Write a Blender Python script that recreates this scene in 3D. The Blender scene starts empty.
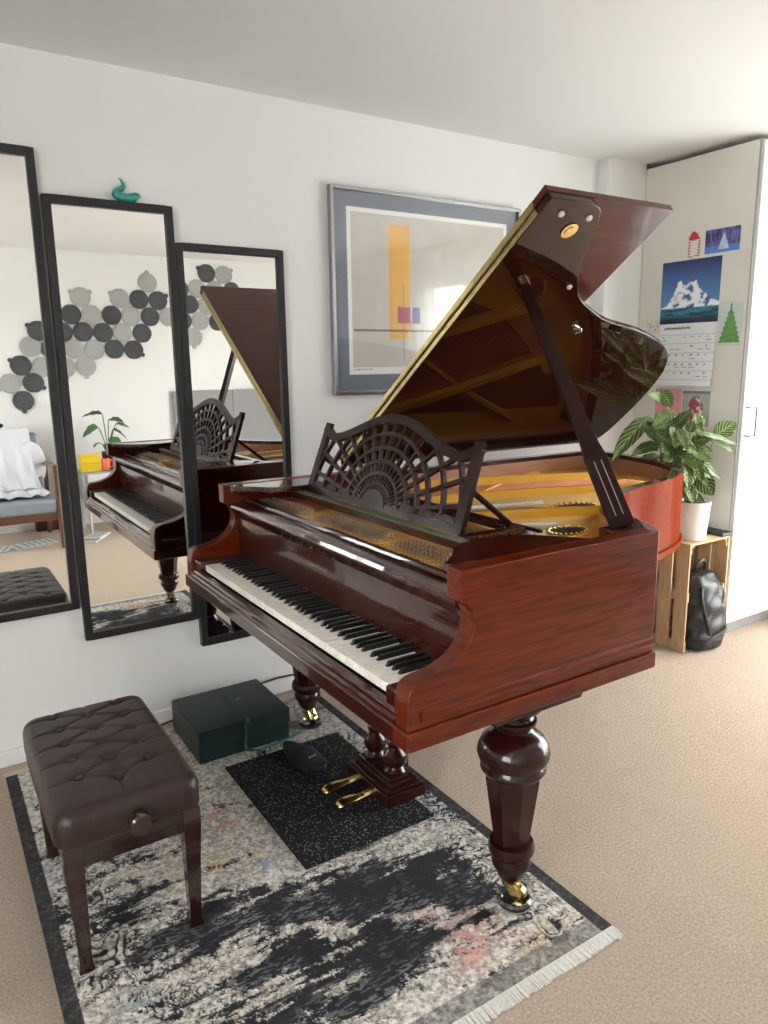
import bpy, bmesh, math, random
import numpy as np
from mathutils import Vector, Matrix
random.seed(7); rng = np.random.default_rng(5)
scene = bpy.context.scene
COL = scene.collection
PI = math.pi

# ------------------------------------------------------------------ materials
def new_mat(name):
    m = bpy.data.materials.new(name); m.use_nodes = True
    nt = m.node_tree
    return m, nt, nt.nodes['Principled BSDF']

def setp(b, **k):
    names = dict(rough='Roughness', metal='Metallic', coat='Coat Weight', coatr='Coat Roughness', spec='Specular IOR Level',
                 ior='IOR', sheen='Sheen Weight', trans='Transmission Weight', sss='Subsurface Weight')
    for a, v in k.items():
        b.inputs[names[a]].default_value = v

def simple(name, col, bump=0, bscale=60, vary=0.0, **k):
    m, nt, b = new_mat(name)
    b.inputs['Base Color'].default_value = (*col, 1)
    setp(b, **k)
    if bump or vary:
        tc = nt.nodes.new('ShaderNodeTexCoord')
        n = nt.nodes.new('ShaderNodeTexNoise'); n.inputs['Scale'].default_value = bscale; n.inputs['Detail'].default_value = 4
        nt.links.new(tc.outputs['Object'], n.inputs['Vector'])
        if bump:
            bp = nt.nodes.new('ShaderNodeBump'); bp.inputs['Strength'].default_value = bump; bp.inputs['Distance'].default_value = 0.004
            nt.links.new(n.outputs['Fac'], bp.inputs['Height']); nt.links.new(bp.outputs['Normal'], b.inputs['Normal'])
        if vary:
            r = nt.nodes.new('ShaderNodeValToRGB')
            r.color_ramp.elements[0].position = .3; r.color_ramp.elements[1].position = .7
            r.color_ramp.elements[0].color = (*[c*(1-vary) for c in col], 1)
            r.color_ramp.elements[1].color = (*[min(1, c*(1+vary)) for c in col], 1)
            nt.links.new(n.outputs['Fac'], r.inputs['Fac']); nt.links.new(r.outputs['Color'], b.inputs['Base Color'])
    return m

def wood(name, dark, light, stretch, scale=14, **k):
    m, nt, b = new_mat(name); setp(b, **k)
    tc = nt.nodes.new('ShaderNodeTexCoord'); mp = nt.nodes.new('ShaderNodeMapping')
    mp.inputs['Scale'].default_value = stretch
    nt.links.new(tc.outputs['Object'], mp.inputs['Vector'])
    n = nt.nodes.new('ShaderNodeTexNoise'); n.inputs['Scale'].default_value = scale; n.inputs['Detail'].default_value = 6
    n.inputs['Roughness'].default_value = .62; n.inputs['Distortion'].default_value = .6
    nt.links.new(mp.outputs['Vector'], n.inputs['Vector'])
    if 'gloss' in name: b.inputs['Coat IOR'].default_value = 1.65
    r = nt.nodes.new('ShaderNodeValToRGB')
    r.color_ramp.elements[0].position = .3; r.color_ramp.elements[0].color = (*dark, 1)
    r.color_ramp.elements[1].position = .72; r.color_ramp.elements[1].color = (*light, 1)
    nt.links.new(n.outputs['Fac'], r.inputs['Fac']); nt.links.new(r.outputs['Color'], b.inputs['Base Color'])
    return m

def attr_mat(name, **k):
    m, nt, b = new_mat(name); setp(b, **k)
    a = nt.nodes.new('ShaderNodeAttribute'); a.attribute_name = 'Col'
    nt.links.new(a.outputs['Color'], b.inputs['Base Color'])
    return m

MD, ML = (.018, .0022, .0011), (.056, .0072, .0024)  # dark mahogany; weaker light on the fallboard is put into the tone
M = {}
M['wood_x'] = wood('mahogany_gloss', MD, ML, (1.1, 18, 18), 7, rough=.3, spec=.1, coat=1, coatr=.010)
M['wood_cheek'] = wood('mahogany_cheek', (.048, .0062, .0012), (.155, .0225, .0036), (1, 16, 16), 7, rough=.3, spec=.05, coat=.62, coatr=.02)  # brighter mahogany copy for the cheeks
M['wood_y'] = wood('mahogany_gloss_cross', MD, ML, (18, 1.1, 18), 7, rough=.3, spec=.1, coat=1, coatr=.010)
M['wood_z'] = wood('mahogany_figured', (.12, .0100, .0010), (.30, .037, .0040), (12, 12, 26), 9, rough=.35, spec=.0, coat=.08, coatr=.02)
M['wood_flap'] = wood('mahogany_flap', (.040, .0045, .0028), (.10, .013, .007), (1.2, 14, 14), 7, rough=.3, spec=.05, coat=.35, coatr=.02)
M['wood_lid'] = wood('mahogany_lid', (.010, .0022, .0012), (.030, .0062, .0028), (1.2, 7, 7), 8, rough=.3, spec=.0, coat=.7, coatr=.004)
M['wood_leg'] = wood('mahogany_turned', (.011, .0018, .0018), (.032, .0044, .0036), (6, 6, 1), 8, rough=.3, spec=.1, coat=.7, coatr=.03)
M['wood_in'] = wood('rim_inside', (.36, .16, .09), (.50, .24, .14), (1, 8, 8), 9, rough=.35)
M['desk_wood'] = wood('fretwork_wood', (.011, .0030, .0026), (.024, .0062, .005), (6, 1, 6), 8, rough=.4, spec=.12, coat=.08, coatr=.1)
M['gold'] = simple('gilt_iron', (.74, .38, .032), bump=.05, bscale=90, metal=.18, rough=.30)
M['brass'] = simple('brass', (.66, .49, .20), bump=.03, bscale=40, metal=1, rough=.2)
M['oldbrass'] = simple('aged_brass', (.30, .23, .10), vary=.2, bscale=40, metal=1, rough=.38)
M['steel'] = simple('steel', (.6, .6, .6), vary=.05, metal=1, rough=.25)
M['copper'] = simple('copper_string', (.42, .16, .09), vary=.1, metal=.9, rough=.35)
M['soundboard'] = wood('spruce_soundboard', (.16, .07, .028), (.24, .115, .05), (1, 10, 1), 20, rough=.4)
M['ivory'] = simple('ivory', (.88, .84, .76), vary=.03, bscale=30, rough=.28, coat=.3)
M['ebony'] = simple('ebony', (.008, .008, .009), vary=.2, rough=.28)
M['feltgreen'] = simple('green_felt', (.10, .115, .065), bump=.4, bscale=300, rough=1)
M['feltred'] = simple('red_felt', (.25, .06, .045), bump=.3, bscale=300, rough=1)
M['feltwhite'] = simple('white_felt', (.62, .62, .60), bump=.3, bscale=300, rough=1)
M['dark'] = simple('recess_shade', (.010, .007, .006), vary=.1, rough=.6)  # dark colour standing in for shade in gaps and holes
M['wall'] = simple('wall_paint', (.765, .770, .765), bump=.03, bscale=180, rough=.9)
M['ceiling'] = simple('ceiling_paint', (.755, .76, .76), bump=.03, bscale=180, rough=.95)
M['trim'] = simple('white_trim', (.80, .80, .78), bump=.01, bscale=20, rough=.4)
M['laminate'] = simple('wardrobe_laminate', (.70, .685, .63), bump=.01, bscale=80, rough=.45)
M['door_white'] = simple('wardrobe_door_white', (.74, .74, .735), bump=.01, bscale=60, rough=.35)
M['grey_strip'] = simple('grey_strip', (.30, .30, .29), vary=.05, rough=.5)
M['black_frame'] = simple('black_frame', (.012, .012, .013), bump=.04, bscale=80, rough=.42)
M['black'] = simple('black_plastic', (.010, .010, .011), bump=.05, bscale=90, rough=.45)
M['blacklea'] = simple('black_leather', (.012, .012, .013), bump=.5, bscale=120, rough=.33)
M['leather'] = simple('burgundy_leather', (.022, .0092, .0092), bump=.35, bscale=260, vary=.08, rough=.36)
M['benchwood'] = wood('bench_wood', (.012, .0020, .0024), (.024, .0038, .0042), (6, 6, 1), 8, rough=.2, coat=.8, coatr=.06)
M['greenbox'] = simple('dark_green_card', (.006, .020, .019), bump=.05, bscale=200, vary=.05, rough=.42)
M['ribbon'] = simple('teal_ribbon', (.03, .22, .20), bump=.1, bscale=200, rough=.4)
M['darkribbon'] = simple('green_ribbon', (.005, .032, .030), bump=.1, bscale=200, rough=.75)
M['silver'] = simple('silver_frame', (.42, .43, .45), vary=.05, metal=1, rough=.28)
M['pot'] = simple('white_ceramic', (.84, .84, .83), vary=.01, rough=.3)
M['soil'] = simple('soil', (.03, .02, .012), bump=1, bscale=90, rough=1)
M['pine'] = wood('pine', (.46, .29, .14), (.66, .46, .26), (5, 5, 1), 12, rough=.6)
M['paper'] = simple('paper', (.8, .8, .79), vary=.02, rough=.7)
M['cloth'] = simple('white_cloth', (.66, .68, .72), bump=.3, bscale=160, rough=.95)
M['greyfab'] = simple('grey_fabric', (.26, .29, .33), bump=.5, bscale=300, vary=.12, rough=1)
M['darkfab'] = simple('dark_fabric', (.012, .012, .014), bump=.5, bscale=250, rough=1)
M['walnut'] = wood('walnut', (.10, .035, .018), (.18, .07, .035), (4, 4, 4), 8, rough=.4)
M['feltlight'] = simple('light_grey_felt', (.36, .37, .36), bump=.7, bscale=160, vary=.08, rough=1)
M['feltdark'] = simple('dark_grey_felt', (.075, .08, .088), bump=.7, bscale=160, vary=.1, rough=1)
M['yellow'] = simple('yellow_card', (.75, .52, .01), vary=.05, rough=.5)
M['orange'] = simple('orange_glaze', (.85, .16, .04), vary=.05, rough=.3)
M['white_metal'] = simple('white_metal', (.66, .68, .72), vary=.02, rough=.4)
M['grey_metal'] = simple('grey_metal', (.36, .37, .37), vary=.04, rough=.5)
M['greyboard'] = simple('grey_board', (.25, .25, .26), vary=.03, rough=.7)
M['leafgreen'] = simple('plain_leaf', (.045, .14, .035), vary=.25, bscale=18, rough=.4)
M['stalk'] = simple('leaf_stalk', (.12, .20, .06), vary=.2, rough=.5)
M['redbag'] = simple('oxblood_bag', (.08, .015, .014), bump=.3, bscale=100, rough=.4)
M['fringe'] = simple('cotton_fringe', (.62, .60, .56), vary=.1, bscale=120, rough=1)
M['teal'] = simple('teal_glass', (.01, .26, .22), vary=.15, bscale=30, rough=.1, coat=1)
M['rubber'] = None

def make_special():
    # mirror glass
    m, nt, b = new_mat('mirror_silver'); b.inputs['Base Color'].default_value = (.90, .91, .90, 1); setp(b, metal=1, rough=0.0)
    M['mirror'] = m
    # pane of picture glass
    m, nt, b = new_mat('picture_glass')
    nt.nodes.remove(b); out = nt.nodes['Material Output']
    mix = nt.nodes.new('ShaderNodeMixShader'); fr = nt.nodes.new('ShaderNodeLayerWeight'); fr.inputs['Blend'].default_value = .5
    pw_ = nt.nodes.new('ShaderNodeMath'); pw_.operation = 'POWER'; pw_.inputs[1].default_value = 3.2; nt.links.new(fr.outputs['Facing'], pw_.inputs[0])
    tr = nt.nodes.new('ShaderNodeBsdfTransparent'); gl = nt.nodes.new('ShaderNodeBsdfGlossy'); gl.inputs['Roughness'].default_value = 0
    mul = nt.nodes.new('ShaderNodeMath'); mul.operation = 'MULTIPLY_ADD'; mul.inputs[1].default_value = .8; mul.inputs[2].default_value = .05; mul.use_clamp = True
    nt.links.new(pw_.outputs[0], mul.inputs[0]); nt.links.new(mul.outputs[0], mix.inputs[0])
    nt.links.new(tr.outputs[0], mix.inputs[1]); nt.links.new(gl.outputs[0], mix.inputs[2]); nt.links.new(mix.outputs[0], out.inputs[0])
    M['glass'] = m
    # sheer curtain
    m, nt, b = new_mat('sheer_curtain'); nt.nodes.remove(b); out = nt.nodes['Material Output']
    mix = nt.nodes.new('ShaderNodeMixShader'); mix.inputs[0].default_value = .68
    mix2 = nt.nodes.new('ShaderNodeMixShader'); mix2.inputs[0].default_value = .5
    tr = nt.nodes.new('ShaderNodeBsdfTransparent'); tl = nt.nodes.new('ShaderNodeBsdfTranslucent'); df = nt.nodes.new('ShaderNodeBsdfDiffuse')
    for n in (tl, df): n.inputs['Color'].default_value = (.85, .85, .84, 1)
    nt.links.new(tl.outputs[0], mix2.inputs[1]); nt.links.new(df.outputs[0], mix2.inputs[2])
    nt.links.new(tr.outputs[0], mix.inputs[1]); nt.links.new(mix2.outputs[0], mix.inputs[2]); nt.links.new(mix.outputs[0], out.inputs[0])
    M['sheer'] = m
    # carpet
    m, nt, b = new_mat('beige_carpet'); setp(b, rough=1, sheen=.2, spec=.1)
    tc = nt.nodes.new('ShaderNodeTexCoord')
    n1 = nt.nodes.new('ShaderNodeTexNoise'); n1.inputs['Scale'].default_value = 130; n1.inputs['Detail'].default_value = 6; n1.inputs['Roughness'].default_value = .85
    n2 = nt.nodes.new('ShaderNodeTexNoise'); n2.inputs['Scale'].default_value = 5; n2.inputs['Detail'].default_value = 3
    for n in (n1, n2): nt.links.new(tc.outputs['Object'], n.inputs['Vector'])
    r1 = nt.nodes.new('ShaderNodeValToRGB'); r1.color_ramp.elements[0].position = .38; r1.color_ramp.elements[1].position = .60
    r1.color_ramp.elements[0].color = (.40, .29, .205, 1); r1.color_ramp.elements[1].color = (.72, .575, .44, 1)
    r2 = nt.nodes.new('ShaderNodeValToRGB'); r2.color_ramp.elements[0].color = (.90, .90, .90, 1); r2.color_ramp.elements[1].color = (1.05, 1.05, 1.05, 1)
    mx = nt.nodes.new('ShaderNodeMixRGB'); mx.blend_type = 'MULTIPLY'; mx.inputs[0].default_value = 1
    nt.links.new(n1.outputs['Fac'], r1.inputs['Fac']); nt.links.new(n2.outputs['Fac'], r2.inputs['Fac'])
    nt.links.new(r1.outputs['Color'], mx.inputs[1]); nt.links.new(r2.outputs['Color'], mx.inputs[2])
    nt.links.new(mx.outputs['Color'], b.inputs['Base Color'])
    bp = nt.nodes.new('ShaderNodeBump'); bp.inputs['Strength'].default_value = .9; bp.inputs['Distance'].default_value = .012
    nt.links.new(n1.outputs['Fac'], bp.inputs['Height']); nt.links.new(bp.outputs['Normal'], b.inputs['Normal'])
    M['carpet'] = m
    # speckled rubber
    m, nt, b = new_mat('speckled_rubber'); setp(b, rough=.85, spec=.2)
    tc = nt.nodes.new('ShaderNodeTexCoord'); v = nt.nodes.new('ShaderNodeTexVoronoi'); v.inputs['Scale'].default_value = 230
    nt.links.new(tc.outputs['Object'], v.inputs['Vector'])
    sep = nt.nodes.new('ShaderNodeSeparateColor'); nt.links.new(v.outputs['Color'], sep.inputs[0])
    gt = nt.nodes.new('ShaderNodeMath'); gt.operation = 'GREATER_THAN'; gt.inputs[1].default_value = .80; nt.links.new(sep.outputs[0], gt.inputs[0])
    lt = nt.nodes.new('ShaderNodeMath'); lt.operation = 'LESS_THAN'; lt.inputs[1].default_value = .34; nt.links.new(v.outputs['Distance'], lt.inputs[0])
    ml = nt.nodes.new('ShaderNodeMath'); ml.operation = 'MULTIPLY'; nt.links.new(gt.outputs[0], ml.inputs[0]); nt.links.new(lt.outputs[0], ml.inputs[1])
    mx = nt.nodes.new('ShaderNodeMixRGB'); mx.inputs[1].default_value = (.012, .012, .014, 1); mx.inputs[2].default_value = (.42, .42, .40, 1)
    nt.links.new(ml.outputs[0], mx.inputs[0]); nt.links.new(mx.outputs[0], b.inputs['Base Color'])
    M['rubber'] = m
    # calathea leaf (stripes along the side veins)
    m, nt, b = new_mat('striped_leaf'); setp(b, rough=.38, spec=.4)
    uv = nt.nodes.new('ShaderNodeUVMap'); sp = nt.nodes.new('ShaderNodeSeparateXYZ'); nt.links.new(uv.outputs[0], sp.inputs[0])
    def mth(op, a, bb):
        n = nt.nodes.new('ShaderNodeMath'); n.operation = op
        for i, x in enumerate((a, bb)):
            if x is None: continue
            if isinstance(x, (int, float)): n.inputs[i].default_value = x
            else: nt.links.new(x, n.inputs[i])
        return n.outputs[0]
    av = mth('ABSOLUTE', mth('SUBTRACT', sp.outputs[1], .5), None)
    ph = mth('SUBTRACT', sp.outputs[0], mth('MULTIPLY', av, .75))
    s = mth('SINE', mth('MULTIPLY', ph, 2*PI*6.5), None)
    r = nt.nodes.new('ShaderNodeValToRGB')
    r.color_ramp.elements[0].position = .38; r.color_ramp.elements[0].color = (.012, .040, .011, 1)
    r.color_ramp.elements[1].position = .66; r.color_ramp.elements[1].color = (.20, .29, .075, 1)
    nt.links.new(mth('ADD', mth('MULTIPLY', s, .5), .5), r.inputs['Fac'])
    mid = mth('LESS_THAN', av, .025)
    mx = nt.nodes.new('ShaderNodeMixRGB'); mx.inputs[2].default_value = (.34, .42, .15, 1)
    nt.links.new(mid, mx.inputs[0]); nt.links.new(r.outputs['Color'], mx.inputs[1]); nt.links.new(mx.outputs[0], b.inputs['Base Color'])
    M['leaf'] = m
    M['rug'] = attr_mat('woven_rug', rough=1, spec=.1)
    M['print'] = attr_mat('printed_paper', rough=.55)
make_special()

# ------------------------------------------------------------------ mesh helpers
BASE = {}
class MB:
    def __init__(s): s.v = []; s.f = []; s.m = []; s.cm = 0
    def add(s, vs, fs):
        o = len(s.v); s.v += [tuple(p) for p in vs]
        for f in fs: s.f.append([i+o for i in f]); s.m.append(s.cm)
    def box(s, x0, x1, y0, y1, z0, z1):
        if x0 > x1: x0, x1 = x1, x0
        if y0 > y1: y0, y1 = y1, y0
        if z0 > z1: z0, z1 = z1, z0
        s.add([(x0,y0,z0),(x1,y0,z0),(x1,y1,z0),(x0,y1,z0),(x0,y0,z1),(x1,y0,z1),(x1,y1,z1),(x0,y1,z1)],
              [[0,3,2,1],[4,5,6,7],[0,1,5,4],[1,2,6,5],[2,3,7,6],[3,0,4,7]])
        return s
    def extr(s, poly, fn, h0, h1):
        """poly: 2D outline, fn(a,b,h)->3D"""
        n = len(poly)
        s.add([fn(a, b, h0) for a, b in poly]+[fn(a, b, h1) for a, b in poly],
              [list(range(n))[::-1], list(range(n, 2*n))]+[[i, (i+1) % n, n+(i+1) % n, n+i] for i in range(n)])
        return s
    def lathe(s, prof, c, n=24, ang0=0, sharp=False):
        cx, cy, cz = c; k = len(prof); vs = []
        for r, z in prof:
            for i in range(n):
                a = ang0+2*PI*i/n; vs.append((cx+r*math.cos(a), cy+r*math.sin(a), cz+z))
        fs = [[j*n+i, j*n+(i+1) % n, (j+1)*n+(i+1) % n, (j+1)*n+i] for j in range(k-1) for i in range(n)]
        fs.append(list(range(n))[::-1]); fs.append([(k-1)*n+i for i in range(n)])
        s.add(vs, fs); return s
    def tube(s, pts, r, n=8, closed=False):
        pts = [Vector(p) for p in pts]; k = len(pts)
        rs = r if isinstance(r, (list, tuple)) else [r]*k
        vs = []; up = None
        for i, p in enumerate(pts):
            t = (pts[(i+1) % k]-pts[i-1]) if closed else (pts[min(i+1, k-1)]-pts[max(i-1, 0)])
            t.normalize()
            if up is None:
                up = Vector((0,0,1)) if abs(t.z) < .9 else Vector((1,0,0))
            a = t.cross(up); 
            if a.length < 1e-6: a = t.orthogonal()
            a.normalize(); b = a.cross(t); up = b
            for j in range(n):
                an = 2*PI*j/n; vs.append(p+a*rs[i]*math.cos(an)+b*rs[i]*math.sin(an))
        fs = []
        for i in range(k if closed else k-1):
            for j in range(n):
                i2 = (i+1) % k
                fs.append([i*n+j, i*n+(j+1) % n, i2*n+(j+1) % n, i2*n+j])
        if not closed:
            fs.append(list(range(n))[::-1]); fs.append([(k-1)*n+j for j in range(n)])
        s.add(vs, fs); return s
    def bar(s, p, q, w, h, up=(0,0,1)):
        p, q = Vector(p), Vector(q); t = (q-p).normalized(); up = Vector(up)
        a = t.cross(up).normalized()*w/2; b = a.cross(t).normalized()*h/2
        s.add([p-a-b, p+a-b, p+a+b, p-a+b, q-a-b, q+a-b, q+a+b, q-a+b],
              [[0,1,2,3],[7,6,5,4],[0,4,5,1],[1,5,6,2],[2,6,7,3],[3,7,4,0]]); return s
    def ball(s, c, r, nu=12, nv=8, sc=(1,1,1)):
        vs = []; fs = []
        for j in range(nv+1):
            th = PI*j/nv
            for i in range(nu):
                ph = 2*PI*i/nu
                vs.append((c[0]+r*sc[0]*math.sin(th)*math.cos(ph), c[1]+r*sc[1]*math.sin(th)*math.sin(ph), c[2]+r*sc[2]*math.cos(th)))
        for j in range(nv):
            for i in range(nu):
                fs.append([j*nu+i, (j+1)*nu+i, (j+1)*nu+(i+1) % nu, j*nu+(i+1) % nu])
        s.add(vs, fs); return s
    def build(s, name, mats, parent=None, bevel=0, smooth=True, loc=None, ang=32, recalc=True, kind=None, seg=2):
        if not isinstance(mats, (list, tuple)): mats = [mats]
        if parent is not None: off = BASE[parent.name]
        else:
            a = np.array(s.v); 
            off = Vector(loc) if loc else Vector(((a[:,0].min()+a[:,0].max())/2, (a[:,1].min()+a[:,1].max())/2, a[:,2].min()))
        me = bpy.data.meshes.new(name)
        me.from_pydata([(p[0]-off.x, p[1]-off.y, p[2]-off.z) for p in s.v], [], s.f)
        for m in mats: me.materials.append(M[m] if isinstance(m, str) else m)
        me.polygons.foreach_set('material_index', s.m)
        bm = bmesh.new(); bm.from_mesh(me)
        bmesh.ops.remove_doubles(bm, verts=bm.verts, dist=1e-6)
        if recalc: bmesh.ops.recalc_face_normals(bm, faces=bm.faces)
        if smooth:
            lim = math.radians(ang)
            for e in bm.edges:
                if len(e.link_faces) == 2 and e.calc_face_angle(0) > lim: e.smooth = False
            for f in bm.faces: f.smooth = True
        bm.to_mesh(me); bm.free()
        o = bpy.data.objects.new(name, me); COL.objects.link(o)
        if parent is not None: o.parent = parent
        else: o.location = off
        BASE[o.name] = off
        if bevel:
            b = o.modifiers.new('edge', 'BEVEL'); b.width = bevel; b.segments = seg; b.limit_method = 'ANGLE'; b.angle_limit = math.radians(40); b.harden_normals = bool(smooth)
        if kind: o['kind'] = kind
        return o

def tag(o, label, cat, group=None):
    o['label'] = label; o['category'] = cat
    if group: o['group'] = group
    return o
def thing(name, loc, label, cat, group=None):
    o = bpy.data.objects.new(name, None); COL.objects.link(o); o.location = loc; o.empty_display_size = .1
    BASE[o.name] = Vector(loc); return tag(o, label, cat, group)
def struct(o): o['kind'] = 'structure'; return o

def spline(pts, n=8, closed=False):
    P = [Vector(p) for p in pts]; k = len(P); out = []
    rng_ = range(k if closed else k-1)
    for i in rng_:
        p0 = P[i-1] if (closed or i > 0) else P[i]; p1 = P[i]; p2 = P[(i+1) % k]
        p3 = P[(i+2) % k] if (closed or i+2 < k) else p2
        for j in range(n):
            t = j/n
            out.append(.5*((2*p1)+(p2-p0)*t+(2*p0-5*p1+4*p2-p3)*t*t+(3*p1-p0-3*p2+p3)*t**3))
    if not closed: out.append(P[-1])
    return out

def offset_path(pts, d):
    """2D open/closed polyline offset to its left by d"""
    out = []; k = len(pts)
    for i in range(k):
        a = Vector(pts[max(i-1, 0)]); b = Vector(pts[min(i+1, k-1)]); t = (b-a).normalized()
        out.append(Vector((pts[i][0]-t.y*d, pts[i][1]+t.x*d)))
    return out

XY = lambda a, b, h: (a, b, h)
XZ = lambda a, b, h: (a, h, b)
YZ = lambda a, b, h: (h, a, b)

# ------------------------------------------------------------------ numpy noise
def vnoise(u, v, seed):
    r = np.random.default_rng(seed).random((256, 256))
    iu = np.floor(u).astype(int); iv = np.floor(v).astype(int); fu = u-iu; fv = v-iv
    fu = fu*fu*(3-2*fu); fv = fv*fv*(3-2*fv)
    g = lambda a, b: r[a % 256, b % 256]
    return (g(iu, iv)*(1-fu)+g(iu+1, iv)*fu)*(1-fv)+(g(iu, iv+1)*(1-fu)+g(iu+1, iv+1)*fu)*fv
def fbm(u, v, seed, oct=4, gain=.55):
    s = 0; a = 1; t = 0
    for i in range(oct):
        s = s+a*vnoise(u*2**i+17.3*i, v*2**i+5.1*i, seed+i); t += a; a *= gain
    return s/t
def sstep(a, b, x):
    t = np.clip((x-a)/(b-a), 0, 1); return t*t*(3-2*t)

def grid_mesh(name, P, C, mat, parent=None, loc=(0,0,0), uv=False, thick_to=None):
    """P: (n,m,3) points, C: (n,m,3) linear colours or None."""
    n, m = P.shape[:2]
    me = bpy.data.meshes.new(name)
    off = BASE[parent.name] if parent is not None else Vector(loc)
    V = (P.reshape(-1, 3)-np.array(off)).astype(np.float32)
    i = np.arange(n*m).reshape(n, m)
    F = np.stack([i[:-1,:-1], i[1:,:-1], i[1:,1:], i[:-1,1:]], -1).reshape(-1, 4)
    nv0 = len(V)
    if thick_to is not None:
        ring = np.concatenate([i[0,:], i[1:,-1], i[-1,-2::-1], i[-2:0:-1,0]])
        low = V[ring].copy(); low = low+np.array(thick_to, np.float32)
        idx = np.arange(len(ring))+nv0
        V = np.concatenate([V, low]); k = len(ring)
        S = np.stack([ring, np.roll(ring, -1), np.roll(idx, -1), idx], -1)
        F = np.concatenate([F, S])
    me.vertices.add(len(V)); me.vertices.foreach_set('co', V.ravel())
    me.loops.add(F.size); me.loops.foreach_set('vertex_index', F.ravel().astype(np.int32))
    me.polygons.add(len(F)); me.polygons.foreach_set('loop_start', np.arange(0, F.size, 4, dtype=np.int32))
    me.polygons.foreach_set('use_smooth', np.ones(len(F), bool))
    me.update(calc_edges=True)
    if C is not None:
        at = me.color_attributes.new('Col', 'FLOAT_COLOR', 'POINT')
        cc = np.ones((len(V), 4), np.float32); cc[:nv0,:3] = C.reshape(-1, 3)
        if len(V) > nv0: cc[nv0:,:3] = C.reshape(-1, 3)[ring]
        at.data.foreach_set('color', cc.ravel())
    me.materials.append(M[mat] if isinstance(mat, str) else mat)
    o = bpy.data.objects.new(name, me); COL.objects.link(o)
    if parent is not None: o.parent = parent
    else: o.location = off
    BASE[o.name] = off
    return o

def srgb(*c):
    a = np.array(c, float)/255
    return np.where(a <= .04045, a/12.92, ((a+.055)/1.055)**2.4)

# ------------------------------------------------------------------ ROOM  (x along mirror wall, y=0 mirror wall, room at y<0)
XL, XR, YB, H = -1.7, 4.05, -4.42, 2.474
struct(MB().box(XL-.1, XR+.1, YB-.1, .1, -.1, 0).build('floor', 'carpet', loc=(0,0,0), smooth=False))
struct(MB().box(XL-.1, XR+.1, YB-.1, .1, H, H+.1).build('ceiling', 'ceiling', loc=(0,0,H), smooth=False))
struct(MB().box(XL-.1, XR+.1, 0, .1, 0, H).build('wall_back', 'wall', loc=(0,0,0), smooth=False))
struct(MB().box(XL-.1, XR+.1, YB-.1, YB, 0, H).build('wall_front', 'wall', loc=(0,YB,0), smooth=False))
LY0_, LY1_, LZ0_, LZ1_ = -3.95, -2.25, .90, 2.20
w = MB()
w.box(XL-.2, XL, YB, LY0_, 0, H); w.box(XL-.2, XL, LY1_, 0, 0, H); w.box(XL-.2, XL, LY0_, LY1_, 0, LZ0_); w.box(XL-.2, XL, LY0_, LY1_, LZ1_, H)
struct(w.build('wall_left', 'wall', loc=(XL,0,0), smooth=False))
added_win = bpy.data.objects.new('added_window', None); COL.objects.link(added_win); added_win.location = (XL-.1, (LY0_+LY1_)/2, LZ0_); BASE['added_window'] = Vector(added_win.location); struct(added_win)  # unseen window, added to brighten the keys and piano front
w = MB()
w.box(XL-.13, XL-.07, LY0_, LY1_, LZ0_, LZ0_+.06); w.box(XL-.13, XL-.07, LY0_, LY1_, LZ1_-.06, LZ1_)
for yy in (LY0_, (LY0_+LY1_)/2-.03, LY1_-.06): w.box(XL-.13, XL-.07, yy, yy+.06, LZ0_, LZ1_)
w.build('window_frame', 'trim', added_win, bevel=.004)
MB().box(XL-.07, XL+.03, LY0_-.03, LY1_+.03, LZ0_-.03, LZ0_).build('window_sill', 'trim', added_win, bevel=.005)
yy = np.linspace(-4.05, -2.15, 160); zz = np.array([.80, 1.3, 1.8, 2.33]); P = np.zeros((160, 4, 3))
for j_, z_ in enumerate(zz):
    P[:,j_,0] = XL+.09+.02*np.sin(yy*44+.6*np.sin(yy*7))*(1.15-.1*z_); P[:,j_,1] = yy; P[:,j_,2] = z_
grid_mesh('sheer_curtain', P, None, 'sheer', added_win)  # curtain added to spread the extra window's light
MB().tube([(XL+.09, -4.1, 2.345), (XL+.09, -2.1, 2.345)], .012, 10).box(XL, XL+.10, -4.08, -4.06, 2.335, 2.355).box(XL, XL+.10, -2.14, -2.12, 2.335, 2.355).build('curtain_rail', 'trim', added_win)  # rail for the added window's curtain
# window wall with an opening
WY0, WY1, WZ0, WZ1 = -2.92, -.98, .10, 2.18
w = MB()
w.box(XR, XR+.2, YB, WY0, 0, H); w.box(XR, XR+.2, WY1, 0, 0, H); w.box(XR, XR+.2, WY0, WY1, 0, WZ0); w.box(XR, XR+.2, WY0, WY1, WZ1, H)
struct(w.build('wall_right', 'wall', loc=(XR,0,0), smooth=False))
win = bpy.data.objects.new('window_1', None); COL.objects.link(win); win.location = (XR+.1, (WY0+WY1)/2, WZ0); BASE['window_1'] = Vector(win.location); struct(win)
w = MB(); fx0, fx1 = XR+.06, XR+.12
ys = [WY0, WY0+(WY1-WY0)/3, WY0+2*(WY1-WY0)/3, WY1]
w.box(fx0, fx1, WY0, WY1, WZ0, WZ0+.07); w.box(fx0, fx1, WY0, WY1, WZ1-.07, WZ1)
for k, yy in enumerate(ys):
    a = yy if k == 0 else (yy-.07 if k == 3 else yy-.05); w.box(fx0, fx1, a, a+(.07 if k in (0,3) else .10), WZ0, WZ1)
w.build('window_frame', 'trim', win, bevel=.004)
MB().box(XR-.04, XR+.06, WY0-.03, WY1+.03, WZ0-.03, WZ0).build('window_sill', 'trim', win, bevel=.005)
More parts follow.
